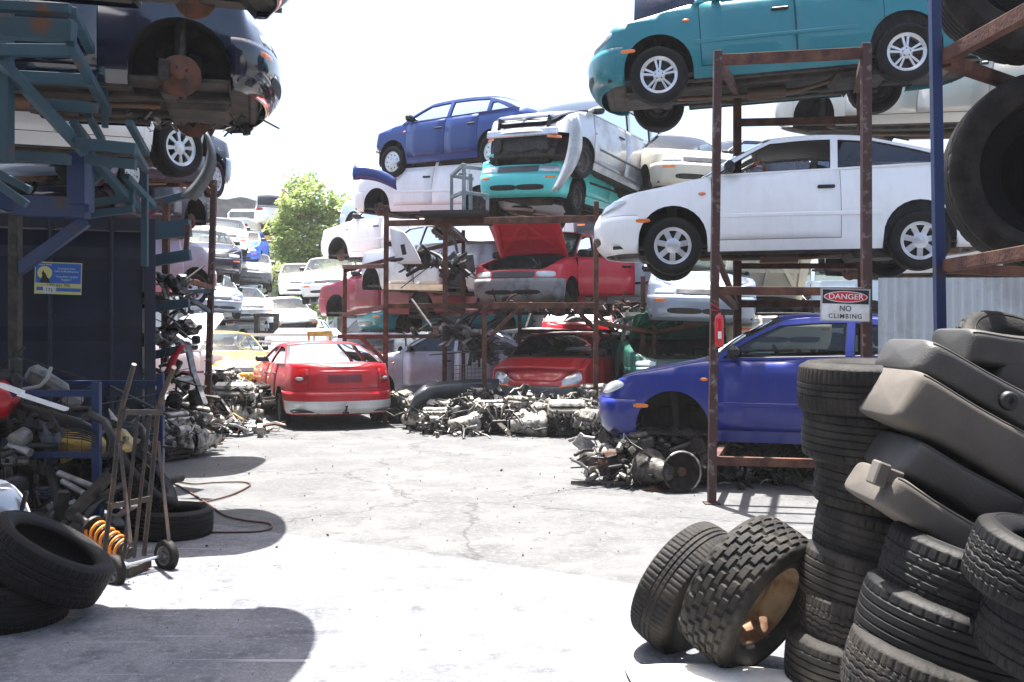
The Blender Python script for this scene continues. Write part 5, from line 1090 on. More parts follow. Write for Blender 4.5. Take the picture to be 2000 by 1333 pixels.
# ------------------------------------------------------------------ LEFT: container
M_cont = mat('container_navy', (.003, .008, .03), .45, col2=(.009, .012, .02), scale=3, thr=(.45, .7), rvar=.3, bump=.1)
ct = thing('shipping_container', 'dark navy shipping container with barred doors behind the junk crate on the left', 'container', loc=(-3.48, 10.0, 0))
CW, CHh, CD = 2.44, 2.56, 6.0; ang = R(21)           # local: x to the left, y to the back
ct.rotation_euler.z = ang
def cb(name, boxes, m, bev=.004):
    b = MB()
    for c0, d0 in boxes: b.box(c0, d0)
    return b.build(name, m, ct, bevel=bev)
cb('corner_frame', [((-.05, .06, CHh / 2), (.10, .12, CHh)), ((-CW + .05, .06, CHh / 2), (.10, .12, CHh)), ((-CW / 2, .06, CHh - .06), (CW - .2, .12, .12)), ((-CW / 2, .06, .08), (CW - .2, .12, .16))], M_cont)
for k, x0 in enumerate((-.10 - .56, -CW / 2 - .56)):
    b = MB(); rows = []; w2 = .54
    prof = []
    zz = [.18, .22, .62, .66, .86, .90, 1.30, 1.34, 1.54, 1.58, 1.98, 2.02, 2.20, 2.24, 2.43]
    for i, z in enumerate(zz): prof.append((z + (.03 if i % 2 else -.03) * (0 < i < len(zz) - 1), .035 if (i // 2) % 2 == 0 else .09))
    b.grid([[V(x0 - w2, y, z) for z, y in prof], [V(x0 + w2, y, z) for z, y in prof]], sm=False); b.box((x0, .12, 1.3), (2 * w2, .03, 2.24)); d_ = b.build('door', M_cont, ct)
    for dx in (-.28, .26):
        r_ = MB(); r_.tube([V(x0 + dx, -.01, .05), V(x0 + dx, -.01, CHh - .02)], .019, 8)
        for z in (.12, .8, 1.6, CHh - .1): r_.box((x0 + dx, .01, z), (.08, .05, .06))
        r_.box((x0 + dx + .03, -.03, 1.05), (.30 if dx < 0 else .06, .02, .045)); r_.build('lock_rod', M_cont, d_)
cb('roof', [((-CW / 2, CD / 2 + .12, CHh - .03), (CW, CD, .04))], M_cont)
side_ = MB()
for sx in (0, -CW):
    rw = [[V(sx + (.0 if (j // 2) % 2 else .035) * (1 if sx else -1), .13 + j * .14, z) for j in range(43)] for z in (.1, CHh - .06)]; side_.grid(rw, sm=False)
side_.build('side_wall', M_cont, ct)
# container sign
cs = thing('company_sign', 'blue and yellow container hire company sign on the navy container door', 'sign', loc=P(114, 544, 9.45)); cs.rotation_euler = (0, R(1.5), ang * .9)
M_syl = mat('sign_yellow', (.55, .55, .22), .4); M_sbl = mat('sign_blue', (.02, .12, .45), .4); M_swt = mat('sign_pale', (.55, .6, .62), .5)
sw, sh = .40, .295
b = MB(); b.box((0, 0, 0), (sw, .006, sh)); b.build('sign_plate', M_syl, cs)
b = MB(); b.box((0, -.004, .045), (sw - .016, .004, .185)); b.box((.09, -.004, -.105), (sw - .19, .004, .032)); b.box((-.155, -.004, -.10), (.055, .004, .032)); b.build('blue_panel', M_sbl, cs)
b = MB(); n = 30; b.add([(-.115 + .062 * math.cos(2 * math.pi * i / n), -.0075, .045 + .062 * math.sin(2 * math.pi * i / n)) for i in range(n)], [list(range(n))[::-1]]); b.build('emblem', M_syl, cs)
b = MB(); pts = [(-.155, -.046), (-.145, -.005), (-.135, .02), (-.142, .04), (-.135, .055), (-.128, .072), (-.122, .055), (-.108, .04), (-.095, .01), (-.08, -.01), (-.07, -.046)]; b.add([(x, -.009, z) for x, z in pts], [list(range(len(pts)))]); b.build('emblem_figure', M_sb, cs)
T_ = lambda x, z: Matrix.Translation((x, -.0075, z)) @ FACE
text('Royal Wolf', .024, M_swt, cs, T_(-.115, .122)); text('Container Hire,', .024, M_swt, cs, T_(.07, .09)); text('Sales & Modifications', .024, M_swt, cs, T_(.07, .064)); text('"Australia\'s Largest', .025, M_swt, cs, T_(.07, .016)); text('Supplier"', .025, M_swt, cs, T_(.07, -.012))
text('1300 651 700', .036, M_sb, cs, Matrix.Translation((.0, -.0045, -.066)) @ FACE)
b = MB(); b.box((-.075, -.006, -.105), (.10, .004, .065)); b.build('number_sticker', M_swt, cs); text('172', .042, M_sb, cs, Matrix.Translation((-.075, -.0095, -.112)) @ FACE)
# ------------------------------------------------------------------ left cantilever rack
def PB(x0, y0, x1, y1, Y, w, h=None, Y2=None, m=None): t = (P(x0, y0, Y), P(x1, y1, Y2 or Y), w, h or w); return t + ((m,) if m else ())
K1 = [PB(-60, 52, 145, 62, 6.6, .10, .13), PB(-60, 10, 140, 20, 6.6, .10, .06), PB(140, 22, 214, 172, 6.6, .06, .06, 8.2), PB(137, 84, 210, 218, 6.6, .06, .06, 7.6), PB(-40, 98, 152, 100, 6.9, .06, .08), PB(-10, 148, 180, 158, 7.1, .06, .08),
      PB(62, 202, 190, 212, 7.3, .06, .07), PB(0, 118, 168, 300, 6.9, .07, .07, 7.4), PB(15, 304, 137, 313, 7.2, .06, .07), PB(170, 312, 266, 322, 7.4, .06, .07), PB(148, 280, 266, 292, 7.3, .06, .08),
      PB(252, 240, 286, 300, 7.4, .05, .05, 8.2), PB(262, 292, 284, 330, 7.4, .05, .05, 8.0), PB(144, 240, 172, 276, 7.3, .05, .05, 8), PB(172, 225, 200, 275, 7.8, .05, .05, 8.4), PB(172, 300, 272, 412, 7.6, .06, .06, 8.4), PB(246, 345, 300, 402, 8, .05, .05, 8.6),
      PB(175, 360, 215, 318, 8, .05, .07), PB(172, 398, 262, 385, 8.2, .06, .06), PB(172, 420, 262, 408, 8.2, .06, .06), PB(-20, 330, 60, 372, 6.9, .05, .05), PB(-20, 348, 52, 400, 6.7, .05, .05)]
rack('cantilever_rack', 'blue grey steel cantilever rack with rusty joints at the upper left', m=M_teal, beams=K1,
     posts=[(P(8, 318, 7.0), P(8, -20, 7.0), .10, .10), (P(155, 400, 7.5), P(155, 300, 7.5), .13, .13, M_bluep), (P(205, 250, 7.6), P(205, 165, 7.6), .04), (PZ(283, 8.4, 2.0), P(283, 340, 8.4), .05), (PZ(257, 8.2, 2.5), P(257, 355, 8.2), .05)])
rack('gantry_frame', 'heavy navy steel beam and post frame standing before the container doors', cat='frame', m=M_bluep,
     beams=[PB(30, 402, 172, 408, 7.7, .12, .15), PB(168, 432, 36, 528, 7.8, .07, .09), PB(-60, 372, 30, 400, 7.4, .08, .12, 7.7)], posts=[(PZ(30, 7.8, 0), P(30, 390, 7.8), .07, .09, M_engd), (P(165, 415, 7.7), P(165, 310, 7.7), .11, .11)])
# rack with rusty post
rack('storage_rack', 'teal beams on a rusty post, shelves loaded with scrap, beside the container', m=M_teal,
     beams=[PB(300, 452, 372, 446, 12.5, .12, .20), PB(300, 398, 395, 374, 13, .09, .09), PB(300, 510, 372, 498, 12.2, .10, .13), PB(300, 602, 370, 592, 12, .08, .10), PB(300, 694, 360, 682, 12, .08, .10), PB(365, 548, 412, 562, 12.6, .06, .06, 13.8, M_rust), PB(340, 572, 412, 568, 13, .06, .06, 13.8), PB(375, 585, 410, 610, 13, .05, .05, 13.8), PB(388, 350, 412, 378, 13.8, .07, .07, None, M_rust), PB(370, 778, 406, 782, 13.8, .07, .09, None, M_rust)],
     posts=[(PZ(404, 13.8, 0), P(418, 352, 13.8), .075, .075, M_rustl), (PZ(322, 13, 1.0), P(325, 398, 13), .08, .08, M_rust), (P(362, 500, 12.4), P(368, 440, 12.4), .05, .05, M_rust)])
def scrap(name, label, spots, seed, mats, sz=(.04, .2), cat='scrap', kind='stuff', n=100):
    g = random.Random(seed); b = MB()
    for k in range(n):
        c0 = g.choice(spots); p = Vector(c0[0]) + V(g.gauss(0, c0[1]), g.gauss(0, c0[2]), abs(g.gauss(0, c0[3])))
        t = g.random(); s = g.uniform(*sz); rot = (g.random() * 3, g.random() * 3, g.random() * 6)
        mi = g.randrange(len(mats))
        if t < .35: d = V(g.uniform(-1, 1), g.uniform(-1, 1), g.uniform(-.4, .6)).normalized() * s * 1.6; b.tube([p, p + d * .5 + V(0, 0, s * .15), p + d], s * .10, 6, mi=mi)
        elif t < .6: b.box(p, (s, s * g.uniform(.2, .8), s * g.uniform(.1, .5)), rot=rot, mi=mi, bev=s * .05)
        elif t < .68: st0 = len(b.v); b.lathe([(.001, -.1 * s), (s * .35, -.12 * s), (s * .42, 0), (s * .35, .15 * s), (s * .1, .2 * s), (.001, .2 * s)], 12, mi=mi); b.xf(Matrix.Translation(p) @ Euler(rot).to_matrix().to_4x4(), st0)
        else: b.beam(p, p + V(g.uniform(-1, 1), g.uniform(-1, 1), g.uniform(-.5, .5)).normalized() * s * 2, s * .2, s * .05, mi=mi)
    o = b.build(name, mats); tag(o, label, cat, kind=kind); return o
M_alb = mat('bright_alloy', (.40, .385, .355), .5, .4, col2=(.10, .085, .065), scale=14, thr=(.42, .62), bump=.4, bscale=40)  # lighter alloy copy, sunlit brightness of the engine heaps put into the colour
SM = [M_engd, M_alu, M_blk, M_disc]
scrap('scrap_parts', 'dark suspension arms, brackets and hoses piled on the shelves beside the container', [(P(315, 590, 12.2), .16, .2, .06), (P(335, 560, 12.4), .12, .2, .05), (P(325, 680, 12), .15, .2, .10), (P(345, 645, 12.2), .12, .2, .06), (P(325, 745, 12), .16, .2, .10), (P(320, 800, 12), .22, .2, .16)], 5, [M_engd, M_blk, M_engd, M_alu], (.06, .26), n=150)
for lb, pts, w, m in [('long bare metal pole leaning on the shelves left of the rusty post', [P(365, 668, 12.3), P(378, 730, 12.2), P(400, 790, 12.1)], .07, M_alu)]:
    o = thing('steel_pole', lb, 'pole', loc=pts[0]); b = MB()
    for a, c0 in zip(pts, pts[1:]): b.beam(a - o.location, c0 - o.location, w, .04)
    b.build('bar', m, o)
o = thing('car_mirror', 'small black door mirror on a blue stalk poking out of the scrap shelves', 'mirror', loc=P(383, 664, 12)); b = MB(); b.box((0, 0, 0), (.10, .06, .10), bev=.02); b.build('mirror_shell', M_blk, o); b = MB(); b.tube([(-.05, 0, 0), (-.25, 0, .14)], .012, 6); b.build('stalk', echoblue, o)
o = thing('red_bracket', 'bright red curved panel hanging under the scrap shelves', 'car panel', loc=P(352, 690, 11.8)); b = MB(); rw = []
for i in range(7): t = i / 6; p = P(lerp(358, 335, t) - 8 * math.sin(t * 3), lerp(676, 732, t), 11.8) - o.location; rw.append([p + V(-.05, 0, 0), p + V(.05, -.02, .02)])
b.grid(rw); b.build('panel', red2, o, solid=.01)
# ------------------------------------------------------------------ junk crate
CX0, CX1, CY0, CY1 = -5.3, -2.90, 7.15, 8.45
beams = []; rk = []
for z in (1.04, .61, .12): rk.append((V(CX0, CY0, z), V(CX1, CY0, z), .045, .045))
for z in (1.04, .12): rk += [(V(CX0, CY1, z), V(CX1 - .0, CY1, z), .045, .045)]
crate = rack('wire_crate', 'blue tube and wire mesh crate full of scrap car parts at the left', cat='crate', m=M_bluep, beams=rk,
     posts=[(V(CX1, CY0, 0), V(CX1, CY0, 1.12), .055), (V(CX1, CY1, 0), V(CX1, CY1, 1.12), .055), (V(CX0, CY0, 0), V(CX0, CY0, 1.12), .055), (V(CX0, CY1, 0), V(CX0, CY1, 1.12), .055)])
b = MB(); base = crate.location
for k in range(25): x = CX0 + k * .1; b.tube([V(x, CY0 - .01, .1) - base, V(x, CY0 - .01, 1.04) - base], .0022, 4); b.tube([V(x, CY1, .1) - base, V(x, CY1, 1.04) - base], .0022, 4)
for k in range(9): z = .12 + k * .105; b.tube([V(CX0, CY0 - .014, z) - base, V(CX1, CY0 - .014, z) - base], .0022, 4); b.tube([V(CX1 + .0, CY0, z) - base, V(CX1, CY1, z) - base], .0022, 4)
b.build('wire_mesh', M_engd, crate)
scrap('scrap_parts', 'dark jumbled mechanical scrap filling the wire crate and spilling before it', [(V(-3.5, 7.6, .15), .35, .25, .3), (V(-4.2, 7.6, .2), .4, .25, .4), (V(-3.1, 6.9, .05), .18, .2, .10), (V(-3.7, 6.9, .05), .3, .2, .2), (V(-3.3, 7.8, .5), .3, .2, .15), (V(-4.3, 7.8, .7), .4, .2, .2)], 11, [M_engd, M_blk, M_blk, M_engd, M_alu, M_int, M_blk], (.06, .34), n=420)
def loose(name, label, cat, part, fn, m, solid=0, group=None):
    o = thing(name, label, cat, group); b = MB(); fn(b); me = b.build(part, m, o, solid=solid); c0 = Vector(me.data.vertices[0].co) if len(me.data.vertices) else Vector((0, 0, 0))
    me.data.transform(Matrix.Translation(-c0)); o.location = c0; return o
def pathf(pts, r, n=8): return lambda b: b.tube(pts, r, n)
loose('yellow_panel', 'folded yellow painted panel lying in the wire crate', 'car panel', 'panel', lambda b: b.grid([[P(112, 862, 7.3), P(120, 905, 7.3)], [P(125, 832, 7.45), P(170, 880, 7.25)], [P(170, 838, 7.6), P(215, 885, 7.25)], [P(232, 850, 7.7), P(262, 878, 7.6)]], sm=False), mat('dull_yellow', (.50, .33, .06), .6, col2=(.3, .2, .08), scale=5), solid=.03)
loose('yellow_panel', 'dusty yellow and pale panel resting on the tyre behind the hand trolley', 'car panel', 'panel', lambda b: b.grid([[P(212, 800, 7.9), P(225, 850, 7.7)], [P(262, 862, 7.7), P(262, 880, 7.6)]], sm=False), mat('dull_yellow2', (.5, .38, .15), .6, col2=(.4, .42, .45), scale=3), solid=.03)
loose('grey_panel', 'crumpled grey blue plastic panel in the crate left of the yellow panel', 'car panel', 'panel', lambda b: b.grid([[P(60, 800, 7.5), P(80, 860, 7.4), P(95, 905, 7.3)], [P(90, 808, 7.5), P(105, 840, 7.25), P(112, 900, 7.2)], [P(140, 850, 7.6), P(140, 855, 7.4), P(120, 862, 7.3)]]), mat('grey_blue', (.16, .19, .24), .6, col2=(.1, .11, .14), scale=5), solid=.01)
loose('steering_column', 'long black steering column lying across the top of the crate', 'car part', 'column', pathf([P(38, 790, 7.3), P(90, 812, 7.25), P(150, 830, 7.2), P(200, 850, 7.3)], [.035, .045, .05, .03], 10), M_blk)
loose('axle_tube', 'grey axle tube with bracket lying in the crate above the yellow panel', 'car part', 'tube', pathf([P(60, 815, 7.2), P(130, 800, 7.4), P(175, 800, 7.5), P(215, 860, 7.3), P(215, 885, 7.2)], .028, 10), M_engd)
loose('wiring_loom', 'tangled grey wiring loom hanging over the crate contents', 'cable', 'wires', lambda b: [b.tube([P(100 + k * 3, 812 + k * 3, 7.1), P(115 + k * 2, 838 + k * 4, 7.08), P(150 + k * 3, 838 + k * 5, 7.05), P(190, 850 + k * 4, 7.1)], .006, 5) for k in range(5)], M_int)
loose('trim_strip', 'long white trim strip lying across the crate rim', 'trim strip', 'strip', lambda b: (b.beam(P(38, 770, 7.0), P(130, 800, 7.0), .07, .02), b.beam(P(0, 752, 7.0), P(45, 768, 7.0), .05, .03)), white)
loose('trim_strip', 'thin curved pale strip bent upward above the crate', 'trim strip', 'strip', pathf([P(45, 761, 7.3), P(78, 755, 7.3), P(92, 740, 7.3), P(100, 718, 7.35)], .014, 8), mat('pale_plastic', (.3, .3, .29), .5))
loose('air_filter_box', 'pale grey duct piece on top of the crate heap', 'car part', 'duct', lambda b: (b.box(P(75, 735, 7.6), (.16, .14, .13), rot=(.2, .5, .2), bev=.03), b.box(P(108, 752, 7.6), (.2, .13, .1), rot=(0, .6, .2), bev=.03), b.box(P(142, 782, 7.6), (.12, .12, .14), rot=(0, .7, .2), bev=.03)), mat('duct_grey', (.2, .2, .19), .6, col2=(.09, .09, .085), scale=6))
loose('red_bumper', 'dark red bumper corner at the left end of the crate heap', 'bumper', 'bumper_skin', lambda b: b.grid([[P(-40, 742, 7.4), P(-30, 790, 7.1), P(-30, 820, 7.2)], [P(10, 745, 7.3), P(15, 775, 7.0), P(10, 815, 7.1)], [P(35, 765, 7.4), P(38, 785, 7.3), P(30, 800, 7.3)]]), red, solid=.02)
loose('black_motor', 'small black motor with a white cap on top of the heap at the left edge', 'car part', 'motor', lambda b: (b.tube([P(5, 742, 7.4), P(30, 738, 7.4)], .07, 14), b.box(P(30, 715, 7.4), (.08, .08, .12), bev=.02), b.tube([P(28, 730, 7.3), P(45, 745, 7.3)], .02, 8)), M_blk)
loose('black_hose', 'thick curved black hose hooking over the blue crate corner post', 'hose', 'hose', pathf([P(176, 808, 7.1), P(205, 825, 7.05), P(222, 860, 7.0), P(218, 885, 7.0), P(205, 893, 7.05)], .028, 10), M_blk)
loose('control_arm', 'long dark suspension arm leaning from the floor up to the crate post', 'car part', 'arm', lambda b: (b.beam(P(212, 930, 6.9), P(140, 1005, 6.6), .07, .05), b.tube([P(140, 1005, 6.55), P(142, 1005, 6.7)], .04, 12)), M_engd)
loose('pipe_bundle', 'silvery steel pipes lying in the shade low in the crate', 'pipe', 'pipes', lambda b: (b.tube([P(115, 925, 7.0), P(190, 955, 6.9)], .025, 8), b.tube([P(20, 868, 7.05), P(60, 885, 7.0)], .03, 8), b.tube([P(122, 940, 6.95), P(165, 965, 6.8)], .02, 8)), M_alu)
loose('alternator', 'pale ribbed alternator in the shade of the crate', 'car part', 'alternator', lambda b: (b.tube([P(30, 862, 7.0), P(50, 850, 7.1)], .06, 14), b.box(P(20, 900, 7.05), (.1, .08, .08), bev=.02), b.box(P(45, 900, 7.05), (.08, .08, .06), bev=.02)), M_alu)
b = MB()
for k in range(11):
    for j in range(14):
        pass
spr = thing('shock_absorber', 'shock absorber with orange coil spring lying beside the hand trolley', 'shock absorber', loc=P(150, 1000, 6.6)); a0, a1 = P(140, 1000, 6.6), P(252, 1082, 6.35); bs = spr.location; d = (a1 - a0)
b = MB(); b.tube([a0 - bs, a0 + d * .28 - bs], .025, 10); b.tube([a0 + d * .28 - bs, a0 + d * .40 - bs, a1 - bs], [.035, .045, .04], 12); b.tube([a0 + d * .36 - bs, a0 + d * .39 - bs], .078, 16); b.build('damper', M_engd, spr)
x_ = d.cross(V(0, 0, 1)).normalized(); y_ = d.cross(x_).normalized(); b = MB(); b.tube([a0 + d * (.40 + .52 * k / 110) + (x_ * math.cos(k * .36) + y_ * math.sin(k * .36)) * .062 - bs for k in range(111)], .0095, 8); b.build('coil_spring', mat('orange_spring', (.75, .25, .01), .4, col2=(.5, .2, .04), scale=9), spr)
# white nose corner
o = thing('bumper_corner', 'white bumper corner with clear headlamp lying at the left edge behind the tyres', 'bumper', loc=P(20, 985, 5.75)); b = MB()
rw = []
for i in range(12):
    t = i / 11 * math.pi * .55; row = []
    for j in range(8): s = j / 7 * 1.5; r2 = .30 * math.cos(s * .8); row.append(V(-.12 + r2 * 1.0 * math.sin(t) * 1.05, -.15 - r2 * .6 * math.cos(t), -.18 + .34 * math.sin(s)))
    rw.append(row)
b.grid(rw); b.build('bumper_skin', white, o, solid=.01)
b = MB(); rw = []
for i in range(9):
    t = .55 + i / 8 * .9
    rw.append([V(-.12 + (.30 * math.cos(s * .8) + .012) * 1.05 * math.sin(t), -.15 - (.30 * math.cos(s * .8) + .012) * .6 * math.cos(t), -.18 + .345 * math.sin(s)) for s in [.25, .5, .75, 1.0, 1.2]])
b.grid(rw); b.build('headlamp', M_lamp, o, solid=.01)
b = MB(); b.box((.155, -.2, -.02), (.02, .03, .26), rot=(0, .25, 0), bev=.005); b.build('gap_trim', M_blk, o)
# tyres left
tyre('black tyre tilted on top of another at the bottom left corner', P(92, 1092, 5.3), (.50, .10, .86), pat='car', rad=.33, wid=.22, rim=.225, group=None)
tyre('black tyre lying flat under the tilted one at the bottom left corner', V(-2.62, 5.25, .115), (.05, 0, 1), pat='rib', rad=.33, wid=.22, rim=.22)
tyre('tyre lying flat on the ground just behind the hand trolley', G(325, 1052) + V(0, .12, .10), (.02, .0, 1), pat='rib', rad=.29, wid=.19, rim=.2)
tyre('tyre standing slanted between the crate and the hand trolley', P(268, 935, 7.6) + V(0, 0, -.02), (.74, .10, .66), pat='zig', rad=.33, wid=.22, rim=.21)
# ------------------------------------------------------------------ hand trolley
HT = thing('hand_trolley', 'brown steel hand trolley with two small wheels standing in front of the crate', 'hand trolley', loc=G(268, 1130)); bs = HT.location
M_tr = mat('trolley_steel', (.05, .042, .037), .55, .3, col2=(.10, .065, .045), scale=8, bump=.2)
Q = lambda x, y, Y: P(x, y, Y) - bs
YL, YR_ = 6.02, 6.36
def tpart(name, segs, w, h, m=M_tr, rnd_=False):
    b = MB()
    for s in segs:
        if rnd_: b.tube(s, w, 8)
        else:
            for a, c0 in zip(s, s[1:]): b.beam(a, c0, w, h)
    return b.build(name, m, HT, bevel=0 if rnd_ else .002)
tpart('rail', [[Q(202, 1094, YL + .05), Q(222, 940, YL + .15), Q(236, 805, YL + .25), Q(262, 712, YL + .10)]], .016, 0, rnd_=True)
tpart('rail', [[Q(281, 1086, YR_ + .05), Q(296, 940, YR_ + .15), Q(308, 810, YR_ + .25), Q(316, 775, YR_ + .2), Q(340, 718, YR_ - .0)]], .016, 0, rnd_=True)
tpart('crossbar', [[Q(243, 806, YL + .22), Q(317, 806, YR_ + .22)]], .012, .035); tpart('crossbar', [[Q(216, 990, YL + .1), Q(294, 974, YR_ + .1)]], .012, .035)
tpart('slat', [[Q(269, 810, YL + .34), Q(252, 970, YL + .25), Q(244, 1080, YL + .2)]], .022, .008); tpart('slat', [[Q(293, 810, YL + .38), Q(275, 960, YL + .3), Q(262, 1090, YL + .2)]], .022, .008)
tpart('stay', [[Q(234, 866, YL + .18), Q(255, 1060, YL - .02), Q(240, 1096, YL - .04), Q(222, 1112, YL)]], .022, .01); tpart('stay', [[Q(309, 862, YR_ + .18), Q(330, 1056, YR_ - .02), Q(316, 1078, YR_ - .02)]], .022, .01)
tpart('axle', [[Q(212, 1113, YL), Q(326, 1084, YR_)]], .011, 0, M_chr, True); tpart('toe_plate', [[Q(248, 1120, YL + .1), Q(292, 1100, YR_ - .02)]], .03, .05)
for (x, y, Yw) in ((222, 1117, YL - .02), (325, 1085, YR_)):
    q = (Q(326, 1084, YR_) - Q(212, 1113, YL)).normalized(); b = MB(); b.lathe([(.03, -.022), (.05, -.024), (.085, -.03), (.097, -.018), (.10, 0), (.097, .018), (.085, .03), (.05, .024), (.03, .022)], 32)
    w_ = MB(); w_.lathe([(.001, -.03), (.022, -.03), (.022, .03), (.001, .03)], 14); w_.lathe([(.052, -.02), (.06, -.026), (.06, .026), (.052, .02), (.052, -.02)], 28)
    for k in range(8): t = k * math.pi / 4; w_.beam((.02 * math.cos(t), 0, .02 * math.sin(t)), (.055 * math.cos(t), 0, .055 * math.sin(t)), .03, .008)
    wo = w_.build('wheel', M_alu, HT); b2 = MB(); b2.lathe([(.058, -.022), (.07, -.028), (.088, -.026), (.098, -.016), (.10, 0), (.098, .016), (.088, .026), (.07, .028), (.058, .022), (.058, -.022)], 36); b2.build('tyre', M_rubold, wo)
    wo.location = Q(x, y, Yw); wo.rotation_euler = V(0, 1, 0).rotation_difference(V(q.x, q.y, 0)).to_euler()
# cable on the ground
b = MB(); pts = [(300, 938), (330, 943), (372, 965), (410, 990), (440, 1010), (480, 1020), (522, 1025), (531, 1032), (515, 1040), (470, 1043), (400, 1043), (350, 1040)]; pts2 = [(352, 987), (400, 983), (450, 970), (482, 955), (488, 948), (470, 944), (420, 945), (380, 948), (350, 944), (320, 940)]
def dense(pp): 
    o = []
    for i in range(len(pp) - 1):
        p0, p1, p2, p3 = [Vector(pp[max(0, min(len(pp) - 1, k))]) for k in (i - 1, i, i + 1, i + 2)]
        for k in range(5): t = k / 5; o.append(.5 * ((2 * p1) + (-p0 + p2) * t + (2 * p0 - 5 * p1 + 4 * p2 - p3) * t * t + (-p0 + 3 * p1 - 3 * p2 + p3) * t**3))
    o.append(Vector(pp[-1])); return o
for pp in (pts, pts2): b.tube([G(q.x, q.y) + V(0, 0, .012) for q in dense(pp)], .008, 6)
tag(b.build('extension_cord', mat('orange_brown_cord', (.075, .032, .02), .6)), 'thin orange brown cord looping over the ground behind the hand trolley', 'cord')
# ------------------------------------------------------------------ engines
M_engdk = mat('shaded_alloy', (.12, .11, .10), .55, .3, col2=(.03, .026, .022), scale=12, thr=(.42, .62), bump=.4)  # darker copy of the alloy, shade under the blue coupe put into colour
M_eng = [M_engd, M_alb, M_blk]; ET = []
def engine_template(i):
    b = engine_mb(random.Random(40 + i)); o = thing('car_engine', '', 'engine'); 
    for mi, nm in ((0, 'engine_block'), (1, 'gearbox'), (2, 'hose')):
        p = MB(); fs = [(f, s) for f, m_, s in zip(b.f, b.m, b.s) if m_ == mi]; idx = {}; vs = []
        for f, s in fs:
            for v in f:
                if v not in idx: idx[v] = len(vs); vs.append(b.v[v])
        p.v = vs; p.f = [[idx[v] for v in f] for f, s in fs]; p.m = [0] * len(fs); p.s = [s for f, s in fs]; p.build(nm, M_eng[mi], o)
    return o
for i in range(6): ET.append(engine_template(i))
used_t = set()
ecount = [0]
def engine(px, py, Y, z, yaw, ti, label, sc=1, roll=0, group='engines and gearboxes dumped in the heap', dark=False):
    ecount[0] += 1; ti = ecount[0] % 6; roll = [0, 25, -20, 70, -60, 10, 0][ecount[0] % 7]
    o = ET[ti] if ti not in used_t else copy_tree(ET[ti]); used_t.add(ti)
    o.location = PZ(px, Y, z); o.rotation_euler = (R(roll), 0, R(yaw)); o.scale = (sc,) * 3; o['label'] = label; o['group'] = group
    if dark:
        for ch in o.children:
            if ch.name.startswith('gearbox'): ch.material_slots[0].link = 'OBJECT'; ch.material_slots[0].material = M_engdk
    return o
EN = [(822, 0, 15.3, .22, 20, 0, 'engine at the left end of the middle heap under the black bumper', 1), (868, 0, 14.9, .2, 160, 1, 'gearbox end pointing left below the black bumper', 1), (905, 0, 14.7, .28, 75, 2, 'engine with pale housing in the centre left of the heap', 1.1),
 (935, 0, 15.1, .44, 10, 3, 'topmost engine of the heap, right of the black bumper', .9), (965, 0, 14.5, .2, 200, 0, 'engine low at the front of the heap centre', 1), (1008, 0, 14.6, .26, 300, 1, 'engine standing upright before the round red hatchback', 1.0),
 (1030, 0, 14.7, .36, 100, 2, 'upper engine before the grille of the round red hatchback', .9), (1062, 0, 14.4, .2, 30, 3, 'engine with curled hoses right of the upright one', .95), (1105, 0, 14.2, .2, 185, 0, 'pale gearbox lying on its side near the right end of the heap', 1.15),
 (1150, 0, 14.6, .26, 250, 1, 'tall engine at the right end of the heap', 1.1), (1172, 0, 14.0, .24, 120, 2, 'engine beside the blue coupe nose', 1.0), (1160, 0, 15.4, .42, 30, 3, 'upper engine behind the right end of the heap', 1.0), (890, 0, 15.6, .4, 220, 0, 'upper engine half hidden by the black bumper', 1.0), (850, 0, 14.5, .15, 5, 2, 'small engine at the front left foot of the heap', .8), (780, 0, 16.2, .25, 80, 1, 'engine right of the red sedan rear wheel', 1.0)]
for a in EN: a = list(a); a[7] *= .95; a[3] *= .82; engine(*a)
for a in [(462, 0, 15.3, .30, 180, 1, 'engine showing four ports left of the red sedan', 1.25), (505, 0, 15.8, .34, 250, 3, 'engine against the front wheel of the red sedan', 1.1), (418, 0, 15.0, .22, 20, 2, 'engine behind the rusty post foot', 1.0), (380, 0, 12.2, .25, 130, 0, 'dark engine under the scrap shelves', 1.0), (335, 0, 11.6, .22, 60, 3, 'dark engine behind the hand trolley handles', 1.0), (440, 0, 16.2, .55, 90, 0, 'engine stacked behind the four port engine', 1.0)]: engine(*a, group='engines dumped left of the red sedan')
for a in [(1222, 0, 10.6, .42, 30, 1, 'engine on top of the heap below the blue coupe bumper', 1), (1270, 0, 10.2, .24, 200, 2, 'dark engine below the blue coupe wheel arch', 1.05), (1325, 0, 9.9, .26, 90, 0, 'dark engine left of the rusty rack post', 1.0), (1365, 0, 10.4, .25, 10, 3, 'engine behind the rusty rack post', 1.0), (1240, 0, 9.9, .2, 290, 3, 'oily engine beside the rusty brake drum', .95), (1300, 0, 10.6, .5, 60, 0, 'upper engine inside the blue coupe wheel arch', .9), (1480, 0, 10.6, .45, 20, 1, 'pale ribbed manifold engine under the blue coupe door', .9), (1560, 0, 10.4, .22, 190, 2, 'dark engine low under the blue coupe door', 1)]: engine(*a, group='engines under the blue coupe', dark=True)
scrap('scrap_parts', 'small alloy and iron scrap spilling around the middle engine heap', [(PZ(x, 14.2, .03), .18, .15, .06) for x in range(840, 1190, 35)] + [(PZ(x, 14.8, .25), .2, .2, .12) for x in range(860, 1190, 40)], 21, [M_alb, M_engd, M_alu, M_blk, M_engd], (.04, .17), n=300)
scrap('scrap_parts', 'small scrap on the ground left of the red sedan', [(PZ(x, 14.4, .03), .2, .2, .08) for x in range(400, 520, 25)] + [(PZ(x, 12.6, .03), .2, .3, .15) for x in (330, 360, 390)], 22, [M_alb, M_engd, M_alu, M_disc], (.05, .24), n=200)
